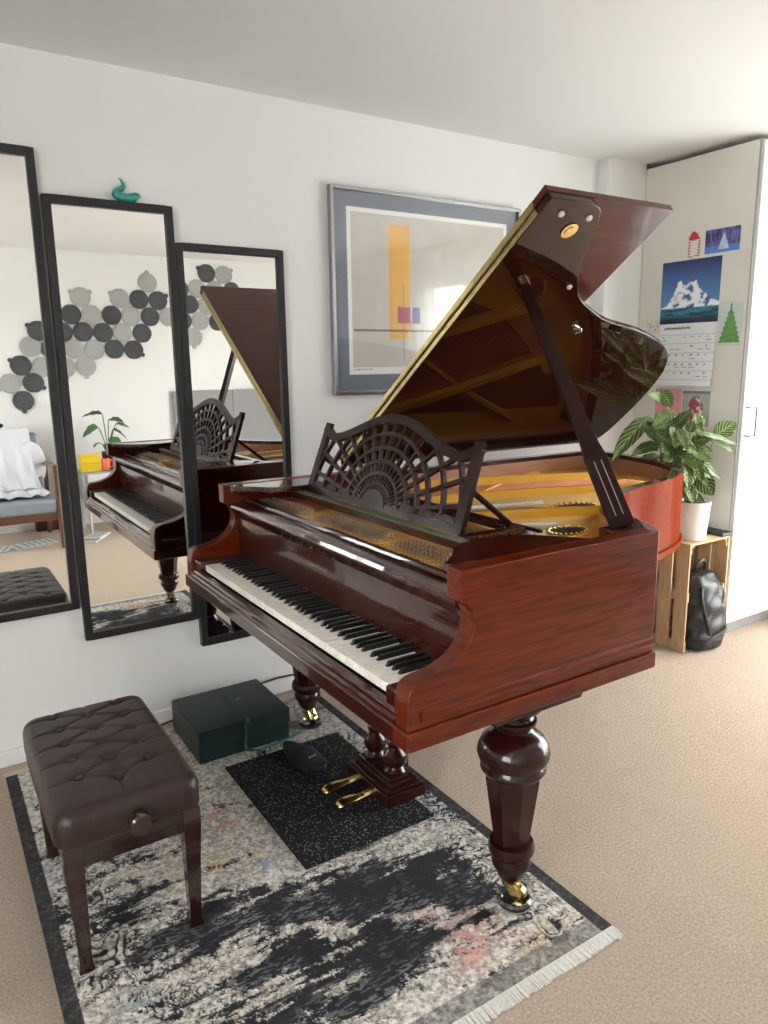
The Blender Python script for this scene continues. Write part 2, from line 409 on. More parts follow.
# sheer curtain with folds, full width, on a rail
cu = bpy.data.objects.new('curtain_rail', None)
n = 240; yy = np.linspace(-3.02, -.80, n); zz = np.array([.03, .6, 1.2, 1.8, 2.385])
P = np.zeros((n, 5, 3))
for j, z in enumerate(zz):
    P[:,j,0] = XR-.10+.022*np.sin(yy*46+.6*np.sin(yy*7))*(1.15-.1*z)+.01*np.sin(yy*13)
    P[:,j,1] = yy; P[:,j,2] = z
ct = grid_mesh('sheer_curtain', P, None, 'sheer', loc=(XR-.1, -1.9, .03)); tag(ct, 'white sheer curtain across the window, seen reflected in the picture glass', 'curtain')
rl = MB().tube([(XR-.10, -3.08, 2.40), (XR-.10, -.78, 2.40)], .012, 10); rl.box(XR-.11, XR, -3.06, -3.04, 2.39, 2.41); rl.box(XR-.11, XR, -.80, -.785, 2.39, 2.41)
tag(rl.build('curtain_rail', 'trim'), 'white curtain rail above the window holding the sheer curtain', 'curtain rail')
# baseboards
struct(MB().box(XL, 3.174, -.016, 0, 0, .062).build('baseboard_back', 'trim', bevel=.004))
struct(MB().box(XL, XR, YB, YB+.016, 0, .062).build('baseboard_front', 'trim', bevel=.004))
# boxed pipe pillar in the corner
struct(MB().box(3.234-.06, 3.47, -.078, 0, 0, H).build('wall_pillar', 'wall', smooth=False))

# ------------------------------------------------------------------ WARDROBE
wd = thing('wardrobe', (3.76, -.4, 0), 'tall white fitted wardrobe with a beige side panel covered in pinned papers', 'wardrobe')
MB().box(3.465, 3.485, -.712, -.082, .0, 2.447).build('side_panel', 'laminate', wd, bevel=.0015)
b = MB(); b.box(3.485, 4.04, -.69, -.08, 2.425, 2.447); b.box(3.485, 4.04, -.69, -.08, .07, .09); b.box(3.485, 4.04, -.10, -.08, .09, 2.425); b.box(4.02, 4.04, -.69, -.10, .09, 2.425)
b.build('body', 'laminate', wd)
MB().box(3.485, 4.04, -.70, -.68, 0, .068).build('plinth', 'grey_strip', wd, bevel=.001)
MB().box(3.4655, 3.474, -.718, -.712, .0, 2.447).build('edge_strip', 'grey_strip', wd)
d = MB().box(3.478, 4.036, -.731, -.711, .074, 2.444).build('door', 'door_white', wd, bevel=.002)
MB().tube([(3.497, -.731, 1.205), (3.497, -.763, 1.205)], .004, 6).bar((3.487, -.76, 1.205), (3.545, -.76, 1.205), .006, .006).tube([(3.545, -.76, 1.208), (3.545, -.76, 1.062)], .004, 8).bar((3.497, -.76, 1.065), (3.545, -.76, 1.065), .006, .006).tube([(3.497, -.731, 1.065), (3.497, -.763, 1.065)], .004, 6).build('handle', 'black', d)

# papers on the side panel (x = 3.465); local u runs towards the room (-y), v up
def sheet(name, y0, y1, z0, z1, fn, label, cat, res=.004, tilt=0, gap=.0015, curl=0, parent=None, mat='print', base=True):
    n = max(2, int(abs(y1-y0)/res)); m = max(2, int((z1-z0)/res))
    u = np.linspace(0, 1, n); v = np.linspace(0, 1, m); U, V = np.meshgrid(u, v, indexing='ij')
    P = np.zeros((n, m, 3)); yc, zc = (y0+y1)/2, (z0+z1)/2
    dy = (U-.5)*(y1-y0); dz = (V-.5)*(z1-z0)
    P[...,1] = yc+dy*math.cos(tilt)+dz*math.sin(tilt); P[...,2] = zc+dz*math.cos(tilt)-dy*math.sin(tilt)
    P[...,0] = 3.465-gap-curl*(1-V)**2*(.4+.6*U)
    C = fn(U, V, abs(y1-y0), z1-z0)
    o = grid_mesh(name, P, C, mat, parent=parent, loc=(3.465, yc, z0), thick_to=(gap+.0005, 0, 0))
    if label: tag(o, label, cat)
    return o
def lerp(c, d, t): return c+(d-c)*t[...,None]

def iceberg(U, V, w, h):
    sky = lerp(srgb(88,140,200)*np.ones((*U.shape,3)), srgb(38,42,105), np.clip((V-.3)/.7, 0, 1))
    C = sky
    prof = np.interp(U, [0,.06,.16,.24,.30,.34,.38,.44,.50,.56,.60,.66,.72,.80,.88,1], [.26,.27,.36,.52,.66,.71,.62,.60,.66,.63,.68,.54,.50,.44,.36,.30])
    prof = prof+.03*(fbm(U*18, V*3, 40)-.5)*2
    berg = (V < prof) & (V > .24)
    sh = fbm(U*14+V*5, V*16-U*6, 50, 5)
    ice = lerp(srgb(60,88,140)*np.ones((*U.shape,3)), srgb(238,242,248), sstep(.38,.58, sh+.12*np.sin(U*21)+.08))
    C = np.where(berg[...,None], ice, C)
    sea = V <= .25
    ws = fbm(U*6, V*40, 60)
    sc = lerp(srgb(28,40,72)*np.ones((*U.shape,3)), srgb(60,165,185), sstep(.3,.7, ws)*np.clip((V-.05)/.2, 0, 1))
    return np.where(sea[...,None], sc, C)
def calgrid(U, V, w, h):
    C = np.ones((*U.shape,3))*srgb(226,228,232)
    rr = np.random.default_rng(3)
    for k in range(6):
        line = np.abs(V-(.10+.145*k)) < .006; C[line] = srgb(190,192,200)
    for r in range(5):
        for c in range(7):
            u0 = .05+c*.133; v0 = .205+r*.145
            if rr.random() < .75:
                q = (np.abs(V-v0) < .012) & (U > u0) & (U < u0+.02+.03*rr.random()); C[q] = srgb(120,122,135)
            if rr.random() < .35:
                q = (np.abs(V-v0+.05+.004*np.sin(U*160)) < .006) & (U > u0) & (U < u0+.09); C[q] = srgb(130,130,150)
    q = (np.abs(V-.93-.006*np.sin(U*200)) < .014) & (U > .08) & (U < .55); C[q] = srgb(110,112,125)
    return C
cal = thing('wall_calendar', (3.465, -.39, 1.31), 'wall calendar with a blue iceberg photo over a white month page', 'calendar')
sheet('picture_page', -.222, -.563, 1.632, 1.949, iceberg, None, None, parent=cal, gap=.003)
sheet('month_page', -.228, -.560, 1.308, 1.630, calgrid, None, None, parent=cal, gap=.004, curl=.02)
MB().tube([(3.460, -.39, 1.955), (3.464, -.39, 1.965)], .004, 8).build('pin', 'steel', cal)

def postcard(U, V, w, h):
    C = lerp(srgb(60,75,160)*np.ones((*U.shape,3)), srgb(120,125,185), fbm(U*10, V*4, 70))
    tr = fbm(U*24, V*3, 71) > .55; C[tr & (V > .3)] = srgb(70,55,105)
    C[V < .28] = srgb(85,130,205)
    t = np.abs(U-.55) < .16*(1-(V-.12)/.75); q = t & (V > .12) & (V < .87)
    C[q] = lerp(srgb(150,170,190)*np.ones((*U.shape,3)), srgb(225,232,245), fbm(U*20, V*22, 72))[q]
    return C
sheet('postcard', -.463, -.650, 1.965, 2.078, postcard, 'small blue winter forest postcard with a snowy tree, beside the red topped tag', 'postcard')
def tagcard(U, V, w, h):
    C = np.ones((*U.shape,3))*srgb(225,218,212)
    q = (U < .14) | (U > .86) | (V < .08) | (V > .88)
    st = (np.sin(V*40+U*8) > -.2)
    C[q & st] = srgb(170,60,55)
    return C
tg = thing('gift_tag', (3.465, -.405, 1.965), 'small white gift tag with a red border and red top, above the calendar', 'tag')
sheet('card', -.368, -.434, 1.962, 2.052, tagcard, None, None, parent=tg, gap=.002)
hb = MB().extr([(-.372,2.046),(-.374,2.060),(-.385,2.072),(-.392,2.086),(-.403,2.083),(-.414,2.075),(-.425,2.060),(-.428,2.046)], YZ, 3.4585, 3.4625)
hb.build('red_top', simple('red_felt_top', (.55, .03, .03), bump=.2, bscale=200, rough=.8), tg)
def treecard(U, V, w, h): return lerp(srgb(205,214,212)*np.ones((*U.shape,3)), srgb(190,205,205), fbm(U*10, V*10, 80))
tc = thing('tree_card', (3.465, -.63, 1.515), 'pale blue card with a green paper fir tree, right of the calendar', 'card')
sheet('card', -.571, -.697, 1.512, 1.722, treecard, None, None, parent=tc)
tp = []
for k in range(7):
    z = 1.525+k*.024; wd_ = .060-.0072*k; tp += [(wd_, z), (wd_-.012, z+.012)]
tp += [(.004, 1.708), (0, 1.716)]
poly = [(-.634+a, z) for a, z in tp]+[(-.634-a, z) for a, z in tp[::-1][1:]]
MB().extr(poly, YZ, 3.4615, 3.4632).build('paper_tree', simple('green_paper', (.13, .30, .09), vary=.2, bscale=60, rough=.8), tc)
def scribble(U, V, w, h):
    C = np.ones((*U.shape,3))*srgb(212,205,198)
    f = fbm(U*7, V*5, 90, 2)
    C[(np.abs(f-.5) < .03) & (U > .12) & (U < .95) & (V > .2) & (V < .85)] = srgb(90,75,80)
    return C
sheet('note_card', -.135, -.218, 1.585, 1.652, scribble, 'small note card with dark scribbles, left of the calendar month page', 'card', tilt=.12)
def pinkcard(U, V, w, h):
    C = np.ones((*U.shape,3))*srgb(214,140,152)
    f = fbm(U*5, V*7, 95, 2); C[(np.abs(f-.5) < .02) & (U > .3) & (U < .9)] = srgb(170,80,100)
    return C
sheet('pink_card', -.222, -.385, 1.10, 1.292, pinkcard, 'pink greeting card pinned under the calendar, half behind the plant', 'card')
def photo(U, V, w, h):
    C = lerp(srgb(185,190,180)*np.ones((*U.shape,3)), srgb(140,150,138), fbm(U*5, V*5, 97))
    d = ((U-.5)/.28)**2+((V-.45)/.42)**2; f = fbm(U*12, V*12, 99)
    C[(d < 1) & (f > .48)] = srgb(150,52,62); C[(d < .8) & (f < .40)] = srgb(215,205,200)
    C[(V > .92)] = srgb(120,122,122)
    return C
sheet('photo_print', -.392, -.553, 1.10, 1.283, photo, 'photo print with a red and white figure, under the calendar beside the pink card', 'photo')

# ------------------------------------------------------------------ MIRRORS
def mirror(x0, x1, z0, z1, label):
    t = thing('wall_mirror', ((x0+x1)/2, -.016, z0), label, 'mirror', 'stepped mirrors on the wall')
    fw = .027; f = MB()
    f.box(x0, x0+fw, -.032, -.001, z0, z1); f.box(x1-fw, x1, -.032, -.001, z0, z1)
    f.box(x0+fw, x1-fw, -.032, -.001, z0, z0+fw); f.box(x0+fw, x1-fw, -.032, -.001, z1-fw, z1)
    f.build('frame', 'black_frame', t, bevel=.002)
    MB().box(x0+fw-.002, x1-fw+.002, -.018, -.014, z0+fw-.002, z1-fw+.002).build('mirror_glass', 'mirror', t, smooth=False)
    return t
mirror(0.000, .437, .560, 2.163, 'leftmost and highest hung of three black framed mirrors, reflecting the chair')
mirror(.447, .890, .428, 2.022, 'middle of three black framed mirrors, with the teal ornament on top')
mirror(.892, 1.330, .305, 1.897, 'lowest hung of three black framed mirrors, partly behind the piano keyboard')

# swan ornament on the middle mirror
sw = thing('swan_ornament', (.73, -.016, 2.022), 'small teal glass swan ornament standing on the middle mirror frame', 'ornament')
bd = spline([(.697,-.016,2.041),(.712,-.016,2.038),(.735,-.016,2.037),(.752,-.016,2.041),(.766,-.016,2.045),(.772,-.016,2.038)], 5)
MB().tube(bd, [.009+.0085*math.sin(PI*min(1, .12+.80*i/(len(bd)-1))) for i in range(len(bd))], 12).build('body', 'teal', sw)
nk = spline([(.712,-.016,2.038),(.694,-.016,2.045),(.697,-.016,2.056),(.714,-.016,2.066),(.723,-.016,2.078),(.719,-.016,2.091),(.708,-.016,2.104)], 5)
MB().tube(nk, [.0145-.0125*(i/(len(nk)-1))**1.6 for i in range(len(nk))], 10).build('neck', 'teal', sw)

# ------------------------------------------------------------------ PICTURE
pc = thing('framed_picture', (2.09, -.016, 1.315), 'large silver framed abstract print with grey mount and yellow stripe', 'picture')
px0, px1, pz0, pz1 = 1.553, 2.612, 1.315, 2.176
f = MB(); fw = .014
for a in ((px0, px0+fw, pz0, pz1), (px1-fw, px1, pz0, pz1), (px0+fw, px1-fw, pz0, pz0+fw), (px0+fw, px1-fw, pz1-fw, pz1)):
    f.box(a[0], a[1], -.032, -.001, a[2], a[3])
f.build('frame', 'silver', pc, bevel=.002)
def artfn():
    n, m = 330, 268
    u = np.linspace(px0+fw, px1-fw, n); v = np.linspace(pz0+fw, pz1-fw, m); U, V = np.meshgrid(u, v, indexing='ij')
    C = np.ones((n, m, 3))*srgb(116,124,138)
    a0, a1, b0, b1 = px0+.085, px1-.075, pz0+.085, pz1-.075
    C[(U > a0) & (U < a1) & (V > b0) & (V < b1)] = srgb(246,246,244)
    e = .018; ins = (U > a0+e) & (U < a1-e) & (V > b0+e+.012) & (V < b1-e)
    C[ins] = lerp(srgb(198,193,184)*np.ones((n, m, 3)), srgb(212,207,198), fbm(U*25, V*25, 30))[ins]
    R = lambda x0, x1, z0, z1: (U > x0) & (U < x1) & (V > z0) & (V < z1)
    yl = R(1.852, 1.963, 1.555, 2.045)
    C[yl] = lerp(srgb(228,170,52)*np.ones((n, m, 3)), srgb(238,186,78), fbm(U*60, V*14, 31))[yl]
    C[R(1.662, 2.45, 1.585, 1.595)] = srgb(96,94,92)
    C[R(1.925, 1.930, 1.46, 1.80)] = srgb(110,104,96)
    C[R(1.893, 1.962, 1.625, 1.695)] = srgb(178,52,84)
    C[R(1.975, 2.02, 1.625, 1.695)] = srgb(72,72,140)
    C[R(1.66, 1.76, 1.418, 1.424) & (np.sin(U*900) > -.3)] = srgb(150,150,150)
    P = np.stack([U, np.full_like(U, -.012), V], -1)
    return P, C
P, C = artfn(); grid_mesh('art_print', P, C, 'print', pc)
MB().box(px0+fw-.003, px1-fw+.003, -.022, -.019, pz0+fw-.003, pz1-fw+.003).build('glass_pane', 'glass', pc, smooth=False)

# ------------------------------------------------------------------ RUG
RX0, RX1, RY0, RY1 = .122, 1.366, -.105, -1.775
n, m = 510, 690
u = np.linspace(0, RX1-RX0, n); v = np.linspace(0, RY0-RY1, m); U, V = np.meshgrid(u, v, indexing='ij')
def blob(x, y, rx, ry, rot=0):       # world x, distance from wall y
    a, b = U-(x-RX0), V-(y+RY0); c, s = math.cos(rot), math.sin(rot)
    return np.exp(-(((a*c+b*s)/rx)**2+((-a*s+b*c)/ry)**2))
wu = .05*(fbm(U*9, V*9, 11)-.5); wv = .05*(fbm(U*9, V*9, 15)-.5)
A = U+wu; B = V+wv
streak = fbm(A*7, B*42, 21, 5); rag = .45*fbm(U*60, V*60, 25, 3)+.30*fbm(U*170, V*170, 27, 2)+.25*rng.random((n, m)); mid = fbm(A*11, B*11, 29, 5)
t = .69+.95*(mid-.5)+1.35*(streak-.5)+.75*(rag-.5)
dark = .62*blob(.50, 1.20, .30, .085, .1)+.55*blob(.30, .98, .13, .10)+.55*blob(.95, 1.33, .30, .085, .12)+.45*blob(.90, 1.50, .30, .10)+.42*blob(.60, 1.40, .25, .07)+.34*blob(.85, 1.62, .25, .07)+.3*blob(.45, 1.6, .3, .1)
cream = .45*blob(.744, 1.43, .09, .06)+.40*blob(.27, 1.33, .17, .09)+.32*blob(.63, .92, .28, .11)+.34*blob(.78, 1.08, .32, .06)+.3*blob(.56, 1.30, .07, .05)+.32*blob(.98, 1.62, .10, .10)+.55*blob(.7, .32, .75, .30)+.35*blob(.25, 1.62, .2, .2)
t = t-dark+cream
W_ = RX1-RX0; L_ = RY0-RY1
edge = np.minimum(U, W_-U); endd = np.minimum(V, L_-V)
band = sstep(.04, .055, edge)*(1-sstep(.15, .2, edge))
t = t+.20*band
scroll = fbm(A*15, B*15, 61, 2)
lines = np.abs(((scroll*9) % 1)-.5)
fleck = np.abs(((fbm(A*24, B*30, 71, 3)*6) % 1)-.5)
t = t-.40*(fleck < .075)*sstep(.42, .6, fbm(U*7, V*7, 73, 2))
orn = np.maximum(band, np.clip(cream*1.6, 0, 1))
t = t-.52*orn*(lines < .16)
lines2 = np.abs(((fbm(A*8, B*8, 67, 2)*5) % 1)-.5)
cov = sstep(.45, .53, t)
border = (edge < .038+.006*(rag-.5))
cov = np.where(border, .04+.10*(rag > .63), cov)
endb = (L_-V < .05)
cov = np.where(endb & ~border, .35+.5*(fbm(U*80, V*30, 77, 2)-.35), cov)
creamc = lerp(srgb(140,134,127)*np.ones((n, m, 3)), srgb(222,217,208), sstep(.3, .72, .5*rag+.5*fbm(U*120, V*120, 33, 2)))
for (x, y, rx, ry, col, k) in ((.648,.78,.09,.05,(196,128,116),.75),(1.02,1.62,.10,.09,(196,130,120),.8),(1.03,1.5,.07,.04,(205,140,126),.7),(.64,1.0,.14,.04,(196,166,122),.8),(1.2,1.72,.14,.05,(190,166,128),.7),(1.17,1.5,.06,.1,(196,176,140),.6),
                           (.19,.84,.05,.13,(120,150,165),.8),(.69,1.06,.05,.03,(110,140,160),.8),(.28,1.36,.06,.04,(105,135,155),.8),(1.27,1.16,.05,.09,(140,162,172),.7),(.82,.98,.06,.03,(120,146,162),.7),(.5,.9,.16,.05,(196,178,146),.6),(.55,1.5,.2,.05,(186,168,138),.7),(1.0,.25,.3,.1,(190,160,130),.4),(.3,.3,.1,.2,(130,150,165),.5)):
    g = np.clip(blob(x, y, rx, ry)*k*1.25*sstep(.38, .60, fbm(A*22, B*22, int(x*100)+200, 3)), 0, 1)
    creamc = lerp(creamc, srgb(*col), g*(.75+.5*(rag-.5)))
darkc = lerp(srgb(37,37,40)*np.ones((n, m, 3)), srgb(57,57,61), rag)
fl = (fbm(U*60, V*210, 83, 2) > .56)
darkc = lerp(darkc, srgb(120,121,123), np.where(fl & ~border, .75*sstep(.35, .6, mid), 0))
C = lerp(darkc, creamc, cov)
Z = .0085+.0016*cov+.0012*(fbm(U*150, V*150, 91, 2)-.5)*(.4+cov)-.0015*(lines < .12)*orn
C = C*(.80+.40*rng.random((n, m)))[...,None]
P = np.stack([RX0+U, RY0-V, Z], -1)
rug = thing('area_rug', (.744, -.94, 0), 'distressed charcoal and cream patterned rug under the piano and bench', 'rug')
grid_mesh('woven_pile', P, C, 'rug', rug, thick_to=(0, 0, -.0075))
fr = MB(); rr = random.Random(4)
for end, y0, sgn in ((0, RY0, 1), (1, RY1, -1)):
    x = RX0
    while x < RX1:
        L = .034+.008*rr.random(); dx = .006*(rr.random()-.5); wdt = .0034
        fr.bar((x, y0-sgn*.004, .006), (x+dx, y0+sgn*L, .0035), wdt, .003); x += .0042
fr.build('fringe', 'fringe', rug, kind='stuff', recalc=False, smooth=False)

# ------------------------------------------------------------------ GRAND PIANO
YT, YBS = -1.69, -.235      # treble / bass outer faces
pn = thing('grand_piano', (1.6, -.9625, 0), 'glossy mahogany grand piano with raised lid and fretwork music desk', 'piano')
prof = [(.790,.683),(.790,.741),(.795,.772),(.804,.783),(.815,.788),(.832,.791),(.851,.793),(.870,.796),(.888,.801),(.905,.807),(.921,.815),(.936,.826),(.947,.838),(.957,.851),(.962,.864),(.966,.886),(.964,.909),(.958,.922),(.950,.933),(.939,.941),(.928,.943),(.928,1.012),(1.578,1.012),(1.578,.683)]
for y0, y1 in ((YT, YT+.052), (YBS-.052, YBS)):
    MB().extr(prof, XZ, y0, y1).build('cheek', 'wood_cheek', pn, bevel=.004)
# moulding along cheek foot and plinth
for ya, yb, s in ((YT-.009, YT+.05, -1), (YBS-.05, YBS+.009, 1)):
    MB().box(.782, 1.583, ya, yb, .640, .684).build('base_rail', 'wood_cheek', pn, bevel=.005)
    yo = YT if s < 0 else YBS
    MB().extr([(yo, .700), (yo+s*.005, .702), (yo+s*.008, .712), (yo+s*.005, .722), (yo, .726)], YZ, .822, 1.578).build('moulding', 'wood_cheek', pn)
MB().box(.782, .83, YT+.04, YBS-.04, .640, .684).build('base_rail', 'wood_y', pn, bevel=.005)
MB().box(.83, 1.578, YT+.02, YBS-.02, .640, .70).build('key_bed', 'wood_y', pn)
ks = [(.788,.684),(.788,.692),(.794,.698),(.794,.706),(.799,.712),(.812,.716),(.818,.713),(.818,.684)]
MB().extr(ks, XZ, YT+.052, YBS-.052).build('key_slip', 'wood_y', pn)
for y0, y1 in ((YT+.052, -1.586), (-.353, YBS-.052)):
    MB().box(.800, .972, y0, y1, .70, .752).build('key_block', 'wood_x', pn, bevel=.006)
fb = [(.982,.72),(.978,.886),(.962,.908),(.954,.918),(.952,.928),(.956,.938),(.966,.944),(1.004,.944),(1.004,.72)]
MB().extr(fb, XZ, YT+.052, YBS-.052).build('fallboard', 'wood_y', pn)
MB().box(1.004, 1.016, YT+.052, YBS-.052, .74, .925).build('slot_shade', 'dark', pn)  # dark filler stands for the shade in the gap
MB().extr([(1.014,.74),(1.014,.944),(1.018,.952),(1.030,.953),(1.036,.945),(1.036,.74)], XZ, YT+.052, YBS-.052).build('front_rail', 'wood_y', pn)
# keys
kw = 1.225/52
for i in range(52):
    y = -.357-kw*i
    k = MB().box(.820, .976, y-kw+.0009, y-.0009, .718, .741)
    k.build('white_key', 'ivory', pn, bevel=.0012)
names = 'ABCDEFG'
for i in range(51):
    if names[i % 7] in 'ACDFG':
        y = -.357-kw*(i+1)
        sh = {'C':.0025,'D':-.0025,'F':.003,'G':0,'A':-.003}[names[i % 7]]
        y -= -sh
        k = MB(); w0, w1 = .0058, .0048
        k.add([(.868,y-w0,.741),(.976,y-w0,.741),(.976,y+w0,.741),(.868,y+w0,.741),(.877,y-w1,.7535),(.976,y-w1,.7535),(.976,y+w1,.7535),(.877,y+w1,.7535)],
              [[0,3,2,1],[4,5,6,7],[0,1,5,4],[1,2,6,5],[2,3,7,6],[3,0,4,7]])
        k.build('black_key', 'ebony', pn, bevel=.0012)
# rim
rim2 = [(1.55,YBS-.006),(2.0,YBS-.006),(2.45,YBS-.006),(2.80,YBS-.008),(2.905,-.265),(2.932,-.33),(2.918,-.48),(2.885,-.61),(2.845,-.735),(2.79,-.85),(2.70,-.96),(2.56,-1.050),(2.36,-1.122),(2.14,-1.172),(2.01,-1.222),(1.91,-1.272),(1.84,-1.33),(1.765,-1.42),(1.705,-1.53),(1.64,-1.635),(1.56,-1.675)]
ro = [Vector((p.x, p.y)) for p in spline([(a, b, 0) for a, b in rim2], 8)]
ri = offset_path(ro, -.045)
def ring(o, i, z0, z1, mb=None):
    mb = mb or MB(); k = len(o); vs = []
    for a, b in zip(o, i): vs += [(a.x,a.y,z0),(a.x,a.y,z1),(b.x,b.y,z1),(b.x,b.y,z0)]
    fs = []
    for j in range(k-1):
        for e in range(4): fs.append([4*j+e, 4*j+(e+1) % 4, 4*j+4+(e+1) % 4, 4*j+4+e])
    fs += [[0,1,2,3],[4*k-4,4*k-3,4*k-2,4*k-1]]
    mb.add(vs, fs); return mb
rg = ring(ro, ri, .700, .995)
rg.m = [1 if (q % 4) in (1, 2) and q < len(rg.m)-2 else 0 for q in range(len(rg.m))]
rg.build('rim', ['wood_z', 'wood_x'], pn)
ring(offset_path(ro, .008), ri, .690, .716).build('rim_moulding', 'wood_z', pn, bevel=.004)
# lighter veneer lining on the inside
rj = offset_path(ro, -.049)
ring(ri, rj, .84, .975).build('rim_lining', 'wood_in', pn)
# interior outline used for soundboard
inner = [(1.03, YBS-.055)]+[(p.x, p.y) for p in offset_path(ro, -.04) if p.x > 1.5]+[(1.56, YT+.055), (1.03, YT+.055)]
MB().extr(inner, XY, .855, .868).build('soundboard', 'soundboard', pn)
MB().box(1.0, 1.56, YT+.02, YBS-.02, .70, .72).build('bottom_board', 'dark', pn)
# iron plate: pin panel + hitch plate + struts (one casting)
pl = MB()
pinp = [(1.037, YT+.053), (1.037, YBS-.053), (1.33, YBS-.053), (1.30,-.55), (1.27,-.80), (1.25,-1.1), (1.25,-1.4), (1.30, YT+.053)]
pl.extr(pinp, XY, .905, .932)
rin = offset_path(ro, -.05)
bent = [p for p in rin if p.y < -.62 and p.x > 1.6]
hit = [(p.x, p.y) for p in bent]+[(1.50,-1.62),(1.33,-1.63),(1.36,-1.42),(1.50,-1.22),(1.72,-1.03),(1.98,-.93),(2.25,-.86),(2.45,-.72),(2.60,-.58)]
pl.extr(hit, XY, .890, .915)
tailp = [(p.x, p.y) for p in rin if p.y > -.64 and p.x > 1.75]
tin = [(p.x, p.y) for p in offset_path(ro, -.16) if p.y > -.60 and p.x > 1.75]
pl.extr(tailp+tin[::-1], XY, .890, .915)
for y0, y1 in ((-.305,-.36),):
    pl.box(1.30, 1.85, y1, y0, .89, .915)
def strut(pts, w, z0, z1):
    sp = spline([(a, b, 0) for a, b in pts], 8)
    l = offset_path([(p.x, p.y) for p in sp], w/2); r = offset_path([(p.x, p.y) for p in sp], -w/2); k = len(sp); vs = []
    for i, (a, b) in enumerate(zip(l, r)):
        hgt = z1+.012*math.sin(PI*i/(k-1)); c = (a+b)/2
        a2 = c+(a-c)*.45; b2 = c+(b-c)*.45
        vs += [(a.x,a.y,z0),(a2.x,a2.y,hgt),(b2.x,b2.y,hgt),(b.x,b.y,z0)]
    fs = [[4*j+e, 4*j+(e+1) % 4, 4*j+4+(e+1) % 4, 4*j+4+e] for j in range(k-1) for e in range(4)]
    fs += [[0,1,2,3],[4*k-4,4*k-3,4*k-2,4*k-1]]
    pl.add(vs, fs)
strut([(1.24,-.62),(1.84,-.76),(2.45,-.92)], .045, .90, .950)
strut([(1.24,-.95),(1.60,-1.055),(1.98,-1.17)], .045, .90, .948)
strut([(1.24,-1.28),(1.42,-1.36),(1.60,-1.47)], .036, .90, .942)
strut([(1.28,-.345),(1.90,-.50),(2.50,-.66)], .050, .90, .962)
strut([(1.60,-.80),(2.10,-.52),(2.45,-.36)], .035, .90, .935)
pl.build('iron_plate', 'gold', pn, bevel=.004)
ros = MB()
for cx, cy, rx, ry in ((1.925,-1.075,.080,.048),(1.63,-1.325,.060,.040),(2.36,-.985,.06,.045)):
    r2 = MB()
    e = [(cx+rx*math.cos(2*PI*i/28+.0), cy+ry*math.sin(2*PI*i/28)) for i in range(28)]
    r2.extr(e, XY, .9355, .9375); r2.build('plate_hole_shade', 'dark', pn)  # flat dark disc, a hole's shade put into the colour
    MB().extr([(cx+(a-cx)*1.32, cy+(b-cy)*1.36) for a, b in e], XY, .914, .936).build('hitch_pad', 'gold', pn, bevel=.004)
    for i in range(22):
        a = 2*PI*i/22; ros.ball((cx+rx*1.13*math.cos(a), cy+ry*1.17*math.sin(a), .939), .0058, 8, 5)
ros.build('hitch_beads', 'brass', pn)
# strings
tre = MB(); bas = MB()
def bentx(y):
    best = 1.5
    for p in rin:
        if p.y < -.64 and abs(p.y-y) < .02: best = max(best, p.x)
    return best
for i in range(96):
    f = i/95; y0 = -.62-.98*f; y1 = y0-.10*(1-f)+.0
    x1 = min(bentx(y1)-.06, 2.65) if y1 > -1.63 else 1.45
    x1 = max(x1, 1.42)
    tre.tube([(1.06+.05*(i % 3)/2, y0, .940), (1.24, y0, .937), (x1, y1, .925)], .0010, 4)
for i in range(44):
    f = i/43; y0 = -.32-.28*f
    tre_end = (2.62-.05*f-.25*(1-f)**2, -.46-.36*f)
    bas.tube([(1.06+.05*(i % 3)/2, y0, .946), (1.24, y0-.01, .946), (tre_end[0], tre_end[1]-.10, .936)], .0016-.0005*f, 5)
tre.build('treble_strings', simple('string_wire', (.55, .36, .13), vary=.05, metal=.7, rough=.35), pn, kind='stuff', recalc=False); bas.build('bass_strings', 'copper', pn, kind='stuff', recalc=False)
tp_ = MB()
for i in range(140):
    f = i/139; y = -.315-1.29*f
    if .24 < f < .31 or .60 < f < .67: continue
    for r in range(3):
        x = (1.058 if f < .28 else 1.085)+.028*r+.012*(i % 2)
        tp_.tube([(x, y, .928), (x-.002, y, .952)], .0030, 6)
tp_.build('tuning_pins', 'steel', pn, kind='stuff', recalc=False)
fs_ = MB()
for y0, y1 in ((-.34,-.60), (-.86,-1.02), (-1.25,-1.34)):
    fs_.box(1.052, 1.072, y1, y0, .932, .936)
fs_.build('understring_felt', 'feltred', pn)
dm = MB()
for i in range(66):
    y = -.34-.0165*i
    if y < -1.38: break
    dm.box(1.445, 1.480, y-.0055, y+.0055, .945, .970)
dm.build('dampers', 'feltwhite', pn, kind='stuff')
db = MB().box(1.44, 1.452, -1.40, -.34, .970, .978); db.build('damper_rail', 'desk_wood', pn)
MB().bar((1.55,-.90,.948), (1.86,-.985,.948), .022, .010).build('damper_felt', 'feltwhite', pn, bevel=.003)
MB().bar((1.50,-1.20,.944), (1.66,-1.255,.944), .022, .010).build('damper_felt', 'feltwhite', pn, bevel=.003)
br = spline([(1.40,-1.53,0),(1.6,-1.25,0),(1.9,-1.0,0),(2.25,-.80,0),(2.45,-.62,0)], 8)
MB().tube([(p.x, p.y, .885) for p in br], .014, 6).build('bridge', 'soundboard', pn)

